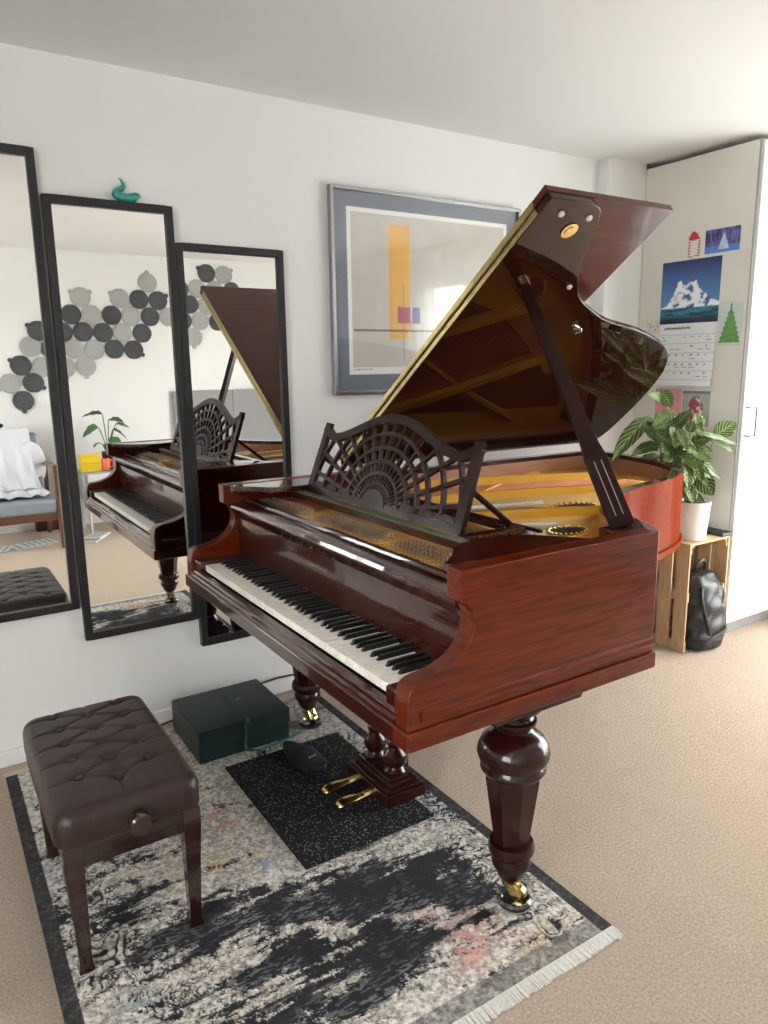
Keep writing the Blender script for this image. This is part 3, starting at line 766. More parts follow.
# side shelves, desk tray, music desk
def shelf(yo, yi):
    s = 1 if yi > yo else -1; w = abs(yi-yo)
    ctrl = [(1.385, yo), (1.34, yo+s*w*.35), (1.27, yo+s*w*.85), (1.19, yi), (1.12, yi), (1.055, yo+s*w*.82), (1.0, yo+s*w*.45), (.955, yo+s*w*.22)]
    pts = [(.945, yo)]+[(p.x, p.y) for p in spline([(a, b, 0) for a, b in ctrl], 6)]+[(.945, yo+s*w*.2)]
    return MB().extr(pts, XY, .990, 1.010).build('side_shelf', 'wood_x', pn, bevel=.003)
shelf(YT+.053, -1.475); shelf(YBS-.053, -.450)
MB().box(1.49, 1.60, YT+.053, -1.565, .90, 1.010).build('prop_block', 'wood_x', pn, bevel=.004)
tray = MB().box(1.166, 1.186, -1.405, -.315, .955, .981).box(1.186, 1.43, -1.355, -1.32, .962, .981).box(1.186, 1.43, -.45, -.415, .962, .981).box(1.40, 1.43, -1.32, -.45, .962, .981).build('desk_tray', 'wood_y', pn, bevel=.002)
MB().box(1.160, 1.190, -1.408, -.312, .981, .9855).build('felt_strip', 'feltgreen', tray)
dk = MB()
cy = -.880; ux, uz = .338, .941
def D(a, b, h): return (1.210+ux*b+uz*h, cy-a, .9835+uz*b-ux*h)
def topb(a):
    a = abs(a)
    if a < .365: return .226+.090*((math.cos(PI*a/.365)+1)/2)**.85
    return .226+.040*((a-.365)/.087)**1.5
def halfw(b): return .455-.012*(b/.25)
T0, T1 = -.007, .007
def strip(pts, w, t0=T0, t1=T1):
    pts = [Vector(p) for p in pts]
    if len(pts) < 2: return
    l = offset_path(pts, w/2); r = offset_path(pts, -w/2); k = len(pts)
    vs = []
    for a, b in zip(l, r): vs += [D(a.x,a.y,t0), D(a.x,a.y,t1), D(b.x,b.y,t1), D(b.x,b.y,t0)]
    fs = [[4*j+e, 4*j+(e+1) % 4, 4*j+4+(e+1) % 4, 4*j+4+e] for j in range(k-1) for e in range(4)]+[[0,1,2,3],[4*k-4,4*k-3,4*k-2,4*k-1]]
    dk.add(vs, fs)
strip([(x, .010) for x in np.linspace(-.455, .455, 30)], .024)
top = [(x, topb(x)-.014) for x in np.linspace(-.445, .445, 61)]
strip(top, .029, T0-.002, T1+.002)
for s in (-1, 1):
    strip([(s*(halfw(b)-.012), b) for b in np.linspace(0, .262, 12)], .034, T0-.001, T1+.001)
def inside(a, b): return b > .02 and b < topb(a)-.02 and abs(a) < halfw(max(b, 0))-.02
for R_, wdt in ((.085,.009),(.120,.011),(.160,.012),(.205,.012),(.252,.012),(.315,.012),(.385,.012)):
    run = []
    for i in range(0, 121):
        a_ = PI*i/120; q = (R_*math.cos(a_)*1.12, R_*math.sin(a_))
        if inside(*q): run.append(q)
        else:
            if len(run) > 2: strip(run, wdt)
            run = []
    if len(run) > 2: strip(run, wdt)
def spoke(ang, r0, r1, wdt):
    pts = []
    for i in range(12):
        r = r0+(r1-r0)*i/11; q = (r*math.cos(ang)*1.12, r*math.sin(ang))
        if inside(*q) or (i == 0): pts.append(q)
    if len(pts) > 1: strip(pts, wdt, T0+.001, T1-.001)
for i in range(1, 26): spoke(PI*i/26, .055, .121, .0060)
for i in range(1, 22): spoke(PI*i/22, .118, .162, .0075)
for i in range(1, 16): spoke(PI*i/16, .158, .32, .0105)
for i in range(0, 16):
    if i in (1,2,3,4,12,13,14,15): spoke(PI*i/16, .30, .46, .013)
hub = [(.062*math.cos(PI*i/16)*1.1, .012+.052*math.sin(PI*i/16)) for i in range(17)]
dk.extr(hub, D, T0-.002, T1+.003)
for k in range(-4, 5):
    if abs(k) >= 2:
        c = .095*k; dk.extr([(c+.040*math.cos(PI*i/8), .024+.020*math.sin(PI*i/8)) for i in range(9)], D, T0, T1)
desk = dk.build('music_desk', 'desk_wood', pn, recalc=True)
for s in (-1, 1):
    MB().bar(D(s*.42, .13, .012), (1.415, cy-s*.42, .985), .022, .012).build('desk_strut', 'desk_wood', desk, bevel=.002)

# lid
th = math.radians(35.7); yh, zh = -.25, 1.022
ex = Vector((1,0,0)); us = Vector((0,-math.cos(th), math.sin(th))); nn = ex.cross(us)   # nn = towards strings
O = Vector((0, yh, zh+.012))
def Lp(x, s, h): p = O+ex*x+us*s+nn*h; return (p.x, p.y, p.z)
lidc = [(1.59,1.412),(1.655,1.394),(1.706,1.311),(1.77,1.182),(1.849,1.084),(1.911,1.035),(2.013,.985),(2.143,.935),(2.368,.885),(2.567,.815),(2.706,.735),(2.805,.625),(2.86,.51),(2.905,.38),(2.94,.22),(2.958,.10),(2.95,.03),(2.91,.0)]
lc = [(p.x, p.y) for p in spline([(a, b, 0) for a, b in lidc], 7)]
lid = MB().extr([(1.452, 0), (1.452, 1.412)]+lc, Lp, -.020, 0).build('lid', 'wood_lid', pn, bevel=.003)
fl_out = [(1.452, 0), (1.452, 1.412), (1.968, 1.412), (1.968, 0)]
flap = MB().extr(fl_out, Lp, -.046, -.024).build('front_flap', 'wood_flap', pn, bevel=.003)
hg = MB().extr([(1.4495, .03), (1.4495, 1.355), (1.4519, 1.355), (1.4519, .03)], Lp, -.044, -.002)
hg.build('piano_hinge', 'oldbrass', lid)
kn = MB()
for i in range(60): pass
kn.tube([Lp(1.448, .03, -.022), Lp(1.448, 1.355, -.022)], .0045, 8); kn.build('hinge_knuckle', 'oldbrass', lid)
def disc_on_lid(x, s, r, h, mat, name):
    q = [(x+r*math.cos(2*PI*i/24), s+r*math.sin(2*PI*i/24)) for i in range(24)]
    mb = MB().extr(q, Lp, 0, h)
    q2 = [(x+r*.6*math.cos(2*PI*i/20), s+r*.6*math.sin(2*PI*i/20)) for i in range(20)]
    mb.extr(q2, Lp, h, h+.003); return mb.build(name, mat, lid, bevel=.001)
disc_on_lid(1.601, 1.315, .026, .004, 'brass', 'prop_cup')
for x, s in ((1.524,1.367),(1.633,1.366),(1.793,1.099)): disc_on_lid(x, s, .009, .006, 'feltwhite', 'lid_buffer')
hk = MB(); hk.tube([Lp(1.985,.90,.006), Lp(2.005,.915,.016), Lp(2.02,.90,.016), Lp(2.015,.88,.010)], .004, 6); hk.bar(Lp(1.975,.918,.004), Lp(2.03,.895,.004), .012, .004)
hk.build('lid_hook', 'steel', lid)
# prop stick
pb, pt = Vector((1.545,-1.600,1.0115)), Vector(Lp(1.596, 1.100, .004))
t_ = (pt-pb).normalized(); L = (pt-pb).length; sd = Vector((.77, -.63, 0)); sd = (sd-t_*sd.dot(t_)).normalized(); q_ = t_.cross(sd)
st = MB(); prev = None; secs = [(0,.030),(.02,.031),(.26,.029),(.30,.024),(.34,.021),(.7,.019),(.95,.016),(1,.014)]
vs = []; fs = []
for i, (k, wv) in enumerate(secs):
    c = pb+t_*L*k; a = sd*wv; b = q_*.0125
    vs += [c-a-b, c+a-b, c+a+b, c-a+b]
    if i: fs += [[4*i-4+e, 4*i-4+(e+1) % 4, 4*i+(e+1) % 4, 4*i+e] for e in range(4)]
fs += [[0,1,2,3], [len(vs)-4+e for e in range(4)]]
st.add(vs, fs)
ps = st.build('prop_stick', 'desk_wood', pn, bevel=.002)
gr = MB()
for s in (-.010, .010):
    for sg in (-1, 1):
        gr.bar(pb+t_*.03+sd*s+q_*.0124*sg, pb+t_*L*.24+sd*s+q_*.0124*sg, .0022, .0012, up=q_)
gr.build('inlay_line', 'grey_strip', ps)
MB().tube([pt-t_*.012, pt+t_*.004], .019, 14).build('prop_tip', 'brass', ps)
kb = MB(); kb.tube([(1.71,-1.515,.965), (1.70,-1.55,.965)], [.012,.010], 10); kb.ball((1.697,-1.562,.965), .017, 12, 8)
kb.build('lid_lock_knob', 'ebony', pn)

# legs
prof_leg = [(.052,.602),(.070,.598),(.074,.588),(.068,.578),(.050,.572),(.046,.560),(.050,.552),(.058,.548),(.058,.540),(.047,.532),(.045,.522),(.050,.516),(.066,.506),(.082,.492),(.092,.472),(.095,.456),(.091,.440),(.080,.428),(.084,.420),(.086,.412),(.080,.402),(.070,.396)]
def leg(cx, cy, top, twist):
    g = MB(); g.lathe([(r, z-.602+top) for r, z in prof_leg], (cx, cy, 0), 32)
    g.lathe([(.072,.398),(.074,.385),(.049,.205),(.047,.195)], (cx, cy, 0), 8, PI/8)
    g.lathe([(.047,.200),(.058,.196),(.062,.184),(.061,.172),(.052,.162),(.047,.156),(.050,.148),(.053,.138),(.050,.126),(.042,.114),(.036,.096),(.030,.088)], (cx, cy, 0), 32)
    o = g.build('leg', 'wood_leg', pn)
    c = MB(); c.lathe([(.026,.100),(.029,.097),(.030,.088),(.026,.083),(.023,.074),(.024,.066)], (cx, cy, 0), 20)
    dx, dy = math.cos(twist), math.sin(twist)
    for s in (-1, 1):
        ox, oy = -dy*s*.014, dx*s*.014
        c.bar((cx+ox, cy+oy, .078), (cx+ox+dx*.022, cy+oy+dy*.022, .036), .012, .026)
    c.build('caster', 'brass', o, bevel=.002)
    wv = MB(); ax = Vector((-dy, dx, 0)); c0 = Vector((cx+dx*.024, cy+dy*.024, .040))
    pts = [c0-ax*.010, c0-ax*.009, c0+ax*.009, c0+ax*.010]
    wv.tube(pts, [.014,.021,.021,.014], 20); wv.build('caster_wheel', 'brass', o)
    cp = MB(); cx2, cy2 = cx+dx*.012, cy+dy*.012; z0 = .0115
    cp.lathe([(.044,0),(.047,.004),(.046,.011),(.040,.017),(.036,.016),(.032,.008),(.001,.007)], (cx2, cy2, z0), 28)
    return cp
lx, ly1, ly2 = 1.205, -1.565, -.36
cupm = simple('smoked_glass_cup', (.02, .026, .028), vary=.1, rough=.08, coat=1)
c = leg(lx, ly1, .602, -1.0); tag(c.build('caster_cup', cupm), 'dark round caster cup under the nearest piano leg on the rug corner', 'caster cup', 'caster cups under the piano')
c = leg(lx, ly2, .602, -1.2); tag(c.build('caster_cup', cupm), 'dark round caster cup under the piano leg beside the green box', 'caster cup', 'caster cups under the piano')
c = leg(2.42, -.60, .690, -.5); 
o = c.build('caster_cup', cupm); o.location.z = 0.001; tag(o, 'dark round caster cup under the rear piano leg on the carpet', 'caster cup', 'caster cups under the piano')
for y in (ly1, ly2):
    s = -1 if y < -1 else 1
    MB().extr([(1.03,.640),(1.03,.630),(1.045,.622),(1.055,.610),(1.058,.603),(1.345,.603),(1.350,.612),(1.365,.622),(1.385,.630),(1.385,.640)], XZ, y-.095, y+.095).build('leg_block', 'wood_leg', pn, bevel=.003)
bm_ = MB().box(1.5, 2.55, -.65, -.53, .70, .76).box(1.5, 1.7, -1.5, -.4, .70, .76); bm_.build('beam', 'wood_x', pn)

# lyre
ly = MB()
LX0, LX1, LY0, LY1 = 1.140, 1.292, -1.055, -.790
def step(d, z0, z1): ly.box(LX0+d, LX1-d, LY0+d, LY1-d, z0, z1)
step(.0, .030, .068); step(.008, .068, .078); step(.022, .078, .094); step(.030, .094, .104)
ly.box(LX0+.02, LX0+.05, LY0+.02, LY0+.05, .0228, .03); ly.box(LX1-.05, LX1-.02, LY0+.02, LY0+.05, .0228, .03); ly.box(LX0+.02, LX0+.05, LY1-.05, LY1-.02, .0228, .03); ly.box(LX1-.05, LX1-.02, LY1-.05, LY1-.02, .0228, .03)
MB().box(LX0+.01, LX1-.01, LY0-.02, LY1+.02, .612, .640).build('lyre_block', 'wood_leg', pn, bevel=.003)
lyo = ly.build('pedal_lyre', 'wood_leg', pn, bevel=.003)
for y in (-.862, -.985):
    MB().lathe([(.036,.104),(.038,.112),(.030,.120),(.026,.128),(.034,.140),(.040,.156),(.038,.172),(.026,.186),(.020,.196),(.026,.206),(.026,.214),(.018,.224),(.024,.32),(.028,.40),(.022,.50),(.018,.54),(.030,.56),(.024,.58),(.034,.60),(.034,.614)], (1.216, y, 0), 22).build('lyre_column', 'wood_leg', lyo)
for y in (-.875, -.972):
    g = MB(); cen = spline([(1.18,y,.058),(1.13,y,.058),(1.09,y,.056),(1.05,y,.058),(1.015,y,.056),(.995,y,.050)], 4)
    wd_ = [.011,.011,.011,.011,.011,.012,.012,.012,.013,.015,.017,.019,.0205,.0215,.022,.022,.0215,.020,.017,.011,.004]
    vs = []; fs = []
    for i, p in enumerate(cen):
        wv = wd_[min(i, len(wd_)-1)]
        vs += [(p.x, p.y-wv, p.z-.005), (p.x, p.y-wv*.6, p.z+.004), (p.x, p.y+wv*.6, p.z+.004), (p.x, p.y+wv, p.z-.005)]
        if i: fs += [[4*i-4+e, 4*i-4+(e+1) % 4, 4*i+(e+1) % 4, 4*i+e] for e in range(4)]
    fs += [[0,1,2,3], [len(vs)-4+e for e in range(4)]]
    g.add(vs, fs); g.build('pedal', 'brass', lyo, ang=60)
MB().tube([(1.27,-.99,.60),(1.275,-.985,.35),(1.27,-.98,.10)], .003, 6).build('pedal_rod', 'steel', lyo)

# ------------------------------------------------------------------ MAT, SANDAL, BOX, CABLE
tag(MB().box(.796, 1.255, -1.152, -.505, .0125, .0225).build('rubber_mat', 'rubber', bevel=.002), 'black rubber mat with pale flecks under the piano pedals', 'mat')
sd_ = thing('slide_sandal', (1.05, -.62, .0228), 'black slide sandal lying on the rubber mat beside the pedals', 'sandal')
def S(a, b, z):      # a along, b across
    c, s = math.cos(-1.42), math.sin(-1.42); return (1.052+a*c-b*s, -.622+a*s+b*c, .0228+z)
ol = []
for i in range(36):
    t_ = 2*PI*i/36; a = .122*math.cos(t_); b = .046*math.sin(t_)*(1+.16*math.cos(t_)); ol.append((a, b))
MB().extr(ol, lambda a, b, h: S(a, b, h+.006*max(0, -a/.12)), 0, .024).build('sole', 'black', sd_, bevel=.005)
st = MB(); vs = []; fs = []; ns = 14; na = 8
for lay in (0, 1):
    for j in range(na+1):
        a = -.01+.105*j/na
        for i in range(ns+1):
            t_ = PI*i/ns; rw = (.052+.004*lay)*(1-.12*(j/na)); rh = (.040+.004*lay)*(1-.5*(j/na))
            vs.append(S(a, rw*math.cos(t_), .008+rh*math.sin(t_)**.8))
W2 = ns+1; NL = (na+1)*W2
for lay in (0, 1):
    for j in range(na):
        for i in range(ns):
            q = lay*NL+j*W2+i; fs.append([q, q+1, q+W2+1, q+W2])
for j in range(na): fs.append([j*W2, (j+1)*W2, NL+(j+1)*W2, NL+j*W2]); fs.append([j*W2+ns, (j+1)*W2+ns, NL+(j+1)*W2+ns, NL+j*W2+ns])
for i in range(ns): fs.append([i, i+1, NL+i+1, NL+i]); fs.append([na*W2+i, na*W2+i+1, NL+na*W2+i+1, NL+na*W2+i])
st.add(vs, fs); st.build('strap', 'darkfab', sd_, ang=50)
lg = MB()
for k in range(5):
    lg.bar(S(.052+.004*(k % 2), -.014+.007*k, .0405), S(.060+.003*((k+1) % 2), -.013+.007*k, .0395), .0025, .0015)
lg.build('strap_marks', 'grey_metal', sd_)

gb = thing('gift_box', (.912, -.27, .01), 'dark green lidded keepsake box tied with a ribbon, against the wall', 'box')
GX0, GX1, GY0, GY1 = .733, 1.092, -.430, -.103
MB().box(GX0+.004, GX1-.004, GY0+.004, GY1-.004, .0140, .085).build('box_base', 'greenbox', gb, bevel=.002)
MB().box(GX0, GX1, GY0, GY1, .082, .140).build('lid', 'greenbox', gb, bevel=.002)
MB().box(GX0-.004, GX0, GY0, GY1, .0142, .138).build('hinged_spine', 'greenbox', gb, bevel=.001)
rb = MB().box(.905, .919, GY0, -.19, .140, .1412).box(.905, .919, GY0-.0015, GY0, .075, .1412); rb.build('ribbon', 'darkribbon', gb)
MB().tube([(.912,GY0-.008,.130),(.912,GY0+.003,.146)], .014, 16).build('ribbon_knot', 'darkribbon', gb)
lp = spline([(.912,GY0-.003,.080),(.905,GY0-.006,.064),(.902,GY0-.006,.045),(.910,GY0-.012,.026),(.95,GY0-.020,.0160),(1.0,GY0-.018,.0155),(1.07,GY0-.004,.0155),(1.15,GY0+.016,.0155)], 5)
for a_, b_, mt_, nm_ in ((0, 21, 'darkribbon', 'ribbon_fall'), (20, len(lp), 'ribbon', 'ribbon_tail')):
    rbn = MB(); vs = []; fs = []
    for i in range(a_, b_):
        p = lp[i]; tw = Vector((.8,.3,.1)).normalized()*.006 if i < 20 else Vector((.15,1,0)).normalized()*.007
        k4 = len(vs); vs += [p-tw, p+tw, p+tw+Vector((0,0,.001)), p-tw+Vector((0,0,.001))]
        if k4: fs += [[k4-4+e, k4-4+(e+1) % 4, k4+(e+1) % 4, k4+e] for e in range(4)]
    rbn.add(vs, fs); rbn.build(nm_, mt_, gb)
MB().box(.945, .965, -.245, -.242, .140, .1405).build('stamped_mark', 'grey_metal', gb)
cb = MB().tube(spline([(.70,-.022,.006),(.9,-.024,.03),(1.08,-.022,.060),(1.16,-.022,.074),(1.24,-.022,.078),(1.34,-.024,.070),(1.5,-.025,.03),(1.75,-.025,.006)], 6), .004, 8)
tag(cb.build('power_cable', 'black'), 'thin black power cable along the wall behind the green box', 'cable')

# ------------------------------------------------------------------ BENCH
bn = thing('piano_bench', (.325, -.915, .0105), 'burgundy tufted leather piano bench on four square legs', 'bench')
bx0, bx1, by0, by1 = .152, .496, -1.214, -.622
nx, ny = 66, 108
xs = np.linspace(-1, 1, nx); ysn = np.linspace(-1, 1, ny); XX, YY = np.meshgrid(xs, ysn, indexing='ij')
hx, hy = (bx1-bx0)/2, (by1-by0)/2
X_ = XX*hx; Y_ = YY*hy
ed = np.minimum(hx-np.abs(X_), hy-np.abs(Y_))
rdd = .035
Hh = .448+.012*(1-XX**2)*(1-YY**2)-np.where(ed < rdd, rdd-np.sqrt(np.maximum(0, rdd**2-(rdd-ed)**2)), 0)*.9
btn = []
for r in range(10):
    yb = -.1575+.0475*r-.035+.035
    for xb in ((-.002,) if r % 2 == 0 else (-.087, .087)): btn.append((xb, yb-.03))
def segd(x0, y0, x1, y1):
    dx, dy = x1-x0, y1-y0; tt = np.clip(((X_-x0)*dx+(Y_-y0)*dy)/(dx*dx+dy*dy), 0, 1)
    return np.hypot(X_-x0-tt*dx, Y_-y0-tt*dy)
cre = np.full_like(X_, 9.)
for i, (a, b) in enumerate(btn):
    Hh -= .013*np.exp(-((X_-a)**2+(Y_-b)**2)/.014**2)
    for (c_, d_) in btn[i+1:]:
        if np.hypot(a-c_, b-d_) < .115 and abs(b-d_) > .01 and abs(a-c_) > .01: cre = np.minimum(cre, segd(a, b, c_, d_))
for (a, b) in btn:
    if abs(a) > .05: cre = np.minimum(cre, segd(a, b, math.copysign(hx, a), b))
    if abs(b) > .17: cre = np.minimum(cre, segd(a, b, a, math.copysign(hy, b)))
Hh -= .0045*np.exp(-(cre/.0045)**2)*sstep(0, .03, ed)
# rounded plan corners
rc = .045
ox = np.abs(X_)-(hx-rc); oy = np.abs(Y_)-(hy-rc); k = np.maximum(ox, 0)+1e-9; l = np.maximum(oy, 0)+1e-9
both = (ox > 0) & (oy > 0); rad = np.hypot(k, l); mxv = np.maximum(k, l)
sc_ = np.where(both, mxv/rad, 1)
Xr = np.where(both, np.sign(X_)*((hx-rc)+k*sc_), X_); Yr = np.where(both, np.sign(Y_)*((hy-rc)+l*sc_), Y_)
P = np.stack([Xr+(bx0+bx1)/2, Yr+(by0+by1)/2, Hh], -1)
st_ = grid_mesh('seat', P, None, 'leather', bn, thick_to=(0, 0, -.050))
sd2 = MB()
MB().box(bx0+.012, bx1-.012, by0+.012, by1-.012, .366, .385).build('seat_base', 'leather', bn, bevel=.006)
for (a, b) in btn: MB().ball((a+(bx0+bx1)/2, b+(by0+by1)/2, .450), .0095, 10, 6, (1,1,.5)).build('seat_button', 'leather', st_)
pp = MB()
ringp = []
for i in range(80):
    t_ = 2*PI*i/80
    cx_ = math.copysign(abs(math.cos(t_))**.35, math.cos(t_))*(hx-.001); cy_ = math.copysign(abs(math.sin(t_))**.25, math.sin(t_))*(hy-.001)
    ringp.append((cx_+(bx0+bx1)/2, cy_+(by0+by1)/2, .367))
lx0, lx1, ly0, ly1_ = .166, .490, -1.198, -.640
for a, sx in ((lx0, 1), (lx1, -1)):
    for b, sy in ((ly0, 1), (ly1_, -1)):
        g = MB(); vs = []; fs = []
        for i, (z, w0, off) in enumerate(((.0135,.035,.009),(.022,.036,.0085),(.030,.030,.012),(.045,.029,.012),(.20,.037,.006),(.31,.044,0),(.352,.044,0),(.364,.034,.005))):
            x0 = a+sx*off; y0 = b+sy*off
            q = [(x0, y0), (x0+sx*w0, y0), (x0+sx*w0, y0+sy*w0), (x0, y0+sy*w0)]
            vs += [(p[0], p[1], z) for p in q]
            if i: fs += [[4*i-4+e, 4*i-4+(e+1) % 4, 4*i+(e+1) % 4, 4*i+e] for e in range(4)]
        fs += [[3,2,1,0], [len(vs)-4+e for e in range(4)]]
        g.add(vs, fs); g.build('leg', 'benchwood', bn, bevel=.002)
ap = MB()
ap.box(lx0+.03, lx1-.03, ly0+.006, ly0+.026, .296, .350); ap.box(lx0+.03, lx1-.03, ly1_-.026, ly1_-.006, .296, .350)
ap.box(lx0+.006, lx0+.026, ly0+.03, ly1_-.03, .296, .350); ap.box(lx1-.026, lx1-.006, ly0+.03, ly1_-.03, .296, .350)
ap.build('apron', 'benchwood', bn, bevel=.002)
MB().tube([(.22,-1.12,.354),(.43,-1.12,.354)], .006, 8).tube([(.22,-.72,.354),(.43,-.72,.354)], .006, 8).bar((.23,-1.12,.358),(.23,-.72,.366),.02,.004).bar((.42,-1.12,.358),(.42,-.72,.366),.02,.004).build('lift_mechanism', 'black', bn)
kb = MB(); kb.tube([(.335,-1.20,.392),(.335,-1.222,.392)], [.010,.010], 10)
kb.tube([(.335,-1.220,.392),(.335,-1.220,.392),(.335,-1.230,.392),(.335,-1.250,.392),(.335,-1.254,.392)], [.018,.026,.0275,.0275,.022], 24)
kb.build('height_knob', 'benchwood', bn)
bar_ = MB().tube(ringp, .004, 8, closed=True); bar_.build('piping', 'leather', st_)

# ------------------------------------------------------------------ CRATE, BACKPACK, PLANT, BOOK
cr = thing('wooden_crate', (3.27, -.56, 0), 'slatted pine crate standing on end beside the wardrobe', 'crate')
cx0, cx1, cy0, cy1, ch = 3.105, 3.430, -.745, -.385, .560
sw_ = .072
for xa, xb in ((cx0, cx0+.010), (cx1-.010, cx1)):
    for k in range(4):
        y = cy0+k*(cy1-cy0-sw_)/3
        MB().box(xa, xb, y, y+sw_, 0, ch).build('side_slat', 'pine', cr, bevel=.001)
for k in range(4):
    x = cx0+.012+k*(cx1-cx0-.024-.06)/3
    MB().box(x, x+.06, cy1-.010, cy1, .0, ch-.012).build('back_slat', 'pine', cr, bevel=.001)
py_ = wood('pine_cross', (.46, .29, .14), (.66, .46, .26), (1, 1, 5), 12, rough=.6)
for z0 in (.004, .262, ch-.052):
    for xa, xb in ((cx0+.010, cx0+.024), (cx1-.024, cx1-.010)):
        MB().box(xa, xb, cy0+.004, cy1-.012, z0, z0+.048).build('cross_rail', py_, cr, bevel=.001)
for k in range(4):
    y = cy0+.002+k*(cy1-cy0-.085)/3
    MB().box(cx0+.010, cx1-.010, y, y+.078, ch-.010, ch).build('end_slat', py_, cr, bevel=.001)
    MB().box(cx0+.010, cx1-.010, y, y+.078, 0.0005, .004).build('end_slat', py_, cr)
for x, s in ((cx0+.010, 1), (cx1-.010, -1)):
    MB().extr([(x, ch-.010), (x+s*.030, ch-.010), (x, ch-.040)], XZ, cy0+.004, cy0+.016).build('corner_brace', 'pine', cr)

bk = thing('backpack', (3.27, -.70, 0), 'black leather backpack slumped inside the wooden crate', 'backpack')
secs = [(0.004,.105,.080,0),(.012,.128,.100,0),(.05,.134,.108,0),(.12,.131,.106,.004),(.20,.126,.100,.01),(.28,.126,.094,.014),(.345,.116,.080,.02),(.380,.088,.056,.026),(.392,.045,.028,.03),(.396,.004,.004,.03)]
nb = 44; nsec = 60
zs = np.linspace(0, len(secs)-1, nsec); S_ = np.array(secs)
vs = []; fs = []
for j, zq in enumerate(zs):
    i0 = int(min(zq, len(secs)-2)); f_ = zq-i0; a = S_[i0]*(1-f_)+S_[i0+1]*f_
    for i in range(nb):
        t_ = 2*PI*i/nb; cxx = math.copysign(abs(math.cos(t_))**.75, math.cos(t_)); syy = math.copysign(abs(math.sin(t_))**.8, math.sin(t_))
        wr = .006*math.sin(3*t_+a[0]*40)*math.sin(a[0]*22)+.004*math.sin(7*t_-a[0]*60)
        vs.append((3.272+(a[1]+wr)*cxx, -.708+a[3]+(a[2]+wr)*syy, a[0]))
for j in range(nsec-1):
    for i in range(nb): fs.append([j*nb+i, j*nb+(i+1) % nb, (j+1)*nb+(i+1) % nb, (j+1)*nb+i])
fs += [list(range(nb))[::-1], [(nsec-1)*nb+i for i in range(nb)]]
g = MB(); g.add(vs, fs); g.build('body', 'blacklea', bk, ang=70)
MB().tube(spline([(3.235,-.69,.375),(3.232,-.70,.42),(3.25,-.705,.447),(3.28,-.705,.448),(3.305,-.70,.42),(3.31,-.69,.37)], 6), .0075, 8).build('carry_handle', 'blacklea', bk)
MB().tube(spline([(3.30,-.762,.355),(3.325,-.795,.31),(3.345,-.800,.24),(3.36,-.800,.16),(3.37,-.797,.09)], 6), .0030, 6).ball((3.327,-.802,.30), .008, 8, 6, (1,1,1.8)).build('zip', 'steel', bk)
e = []
for i in range(48):
    t_ = 2*PI*i/48; e.append((3.272+.138*math.copysign(abs(math.cos(t_))**.75, math.cos(t_)), -.708+.112*math.copysign(abs(math.sin(t_))**.8, math.sin(t_)), .055+.045*max(0, math.cos(t_+.7))))
MB().tube(e, .006, 8, closed=True).build('base_piping', 'blacklea', bk)
MB().tube(spline([(3.19,-.765,.33),(3.165,-.79,.27),(3.175,-.812,.18),(3.20,-.820,.10)], 6), .010, 8).build('strap', 'blacklea', bk)
tag(MB().box(3.372, 3.458, -.742, -.46, .561, .579).build('black_folder', 'black', bevel=.003), 'thin black folder lying on the crate against the wardrobe panel', 'folder')

pt_ = thing('calathea_plant', (3.225, -.660, .560), 'striped leaf plant in a white pot on top of the crate', 'plant')
pcx, pcy = 3.225, -.660
MB().lathe([(.066,.5605),(.070,.563),(.084,.745),(.086,.752),(.082,.754),(.077,.735),(.002,.732)], (pcx, pcy, 0), 40).build('pot', 'pot', pt_)
MB().lathe([(.077,.7335),(.075,.738),(.04,.743),(.001,.745)], (pcx, pcy, 0), 24).build('soil', 'soil', pt_)
def blade(base, direc, Ln, Wd, droop, roll, mat, parent, stemfrom, name='leaf', stem_r=.0022, side0=None):
    direc = Vector(direc).normalized(); side = direc.cross(Vector((0,0,1))) if side0 is None else side0
    if side.length < .05: side = Vector((1,0,0))
    side.normalize(); nrm = side.cross(direc).normalized()
    side = (side*math.cos(roll)+nrm*math.sin(roll)).normalized(); nrm = side.cross(direc).normalized()
    if nrm.z < 0 and side0 is None: nrm = -nrm
    nu, nv = 12, 7; vs = []; uvs = []
    base = Vector(base); pos = base.copy(); cur = direc.copy()
    for i in range(nu+1):
        u_ = i/nu
        wv = Wd*.5*(math.sin(PI*u_**.8)**.75 if 0 < u_ < 1 else 0)
        for j in range(nv):
            q = (j/(nv-1)-.5)*2
            pnt = pos+side*q*wv+nrm*(abs(q)**1.5*wv*.28+.004*math.sin(u_*20+3*q)*abs(q))
            vs.append(pnt); uvs.append((u_, j/(nv-1)))
        cur = (cur-Vector((0,0,1))*droop/nu).normalized(); pos = pos+cur*Ln/nu
    fs = [[i*nv+j, i*nv+j+1, (i+1)*nv+j+1, (i+1)*nv+j] for i in range(nu) for j in range(nv-1)]
    g = MB(); g.add(vs, fs); nl = len(g.f); nvb = len(g.v)
    g.cm = 1
    p0 = Vector(stemfrom); mdl = (p0+base)/2+Vector((0,0,.03))
    g.tube(spline([p0, mdl, base, base+direc*Ln*.3], 4), stem_r, 5)
    o = None
    me = bpy.data.meshes.new(name); off = BASE[parent.name]
    me.from_pydata([(Vector(p)-off)[:] for p in g.v], [], g.f)
    me.materials.append(M[mat]); me.materials.append(M['stalk'])
    me.polygons.foreach_set('material_index', g.m); me.polygons.foreach_set('use_smooth', [True]*len(g.f))
    ul = me.uv_layers.new(name='UVMap')
    for lp_ in me.loops:
        ul.data[lp_.index].uv = uvs[lp_.vertex_index] if lp_.vertex_index < nvb else (0, .5)
    o = bpy.data.objects.new(name, me); COL.objects.link(o); o.parent = parent; BASE[o.name] = off
    sm = o.modifiers.new('thick', 'SOLIDIFY'); sm.thickness = .0006
    return o
R = random.Random(11)
FACE = Vector((-.72, -.55, .42))
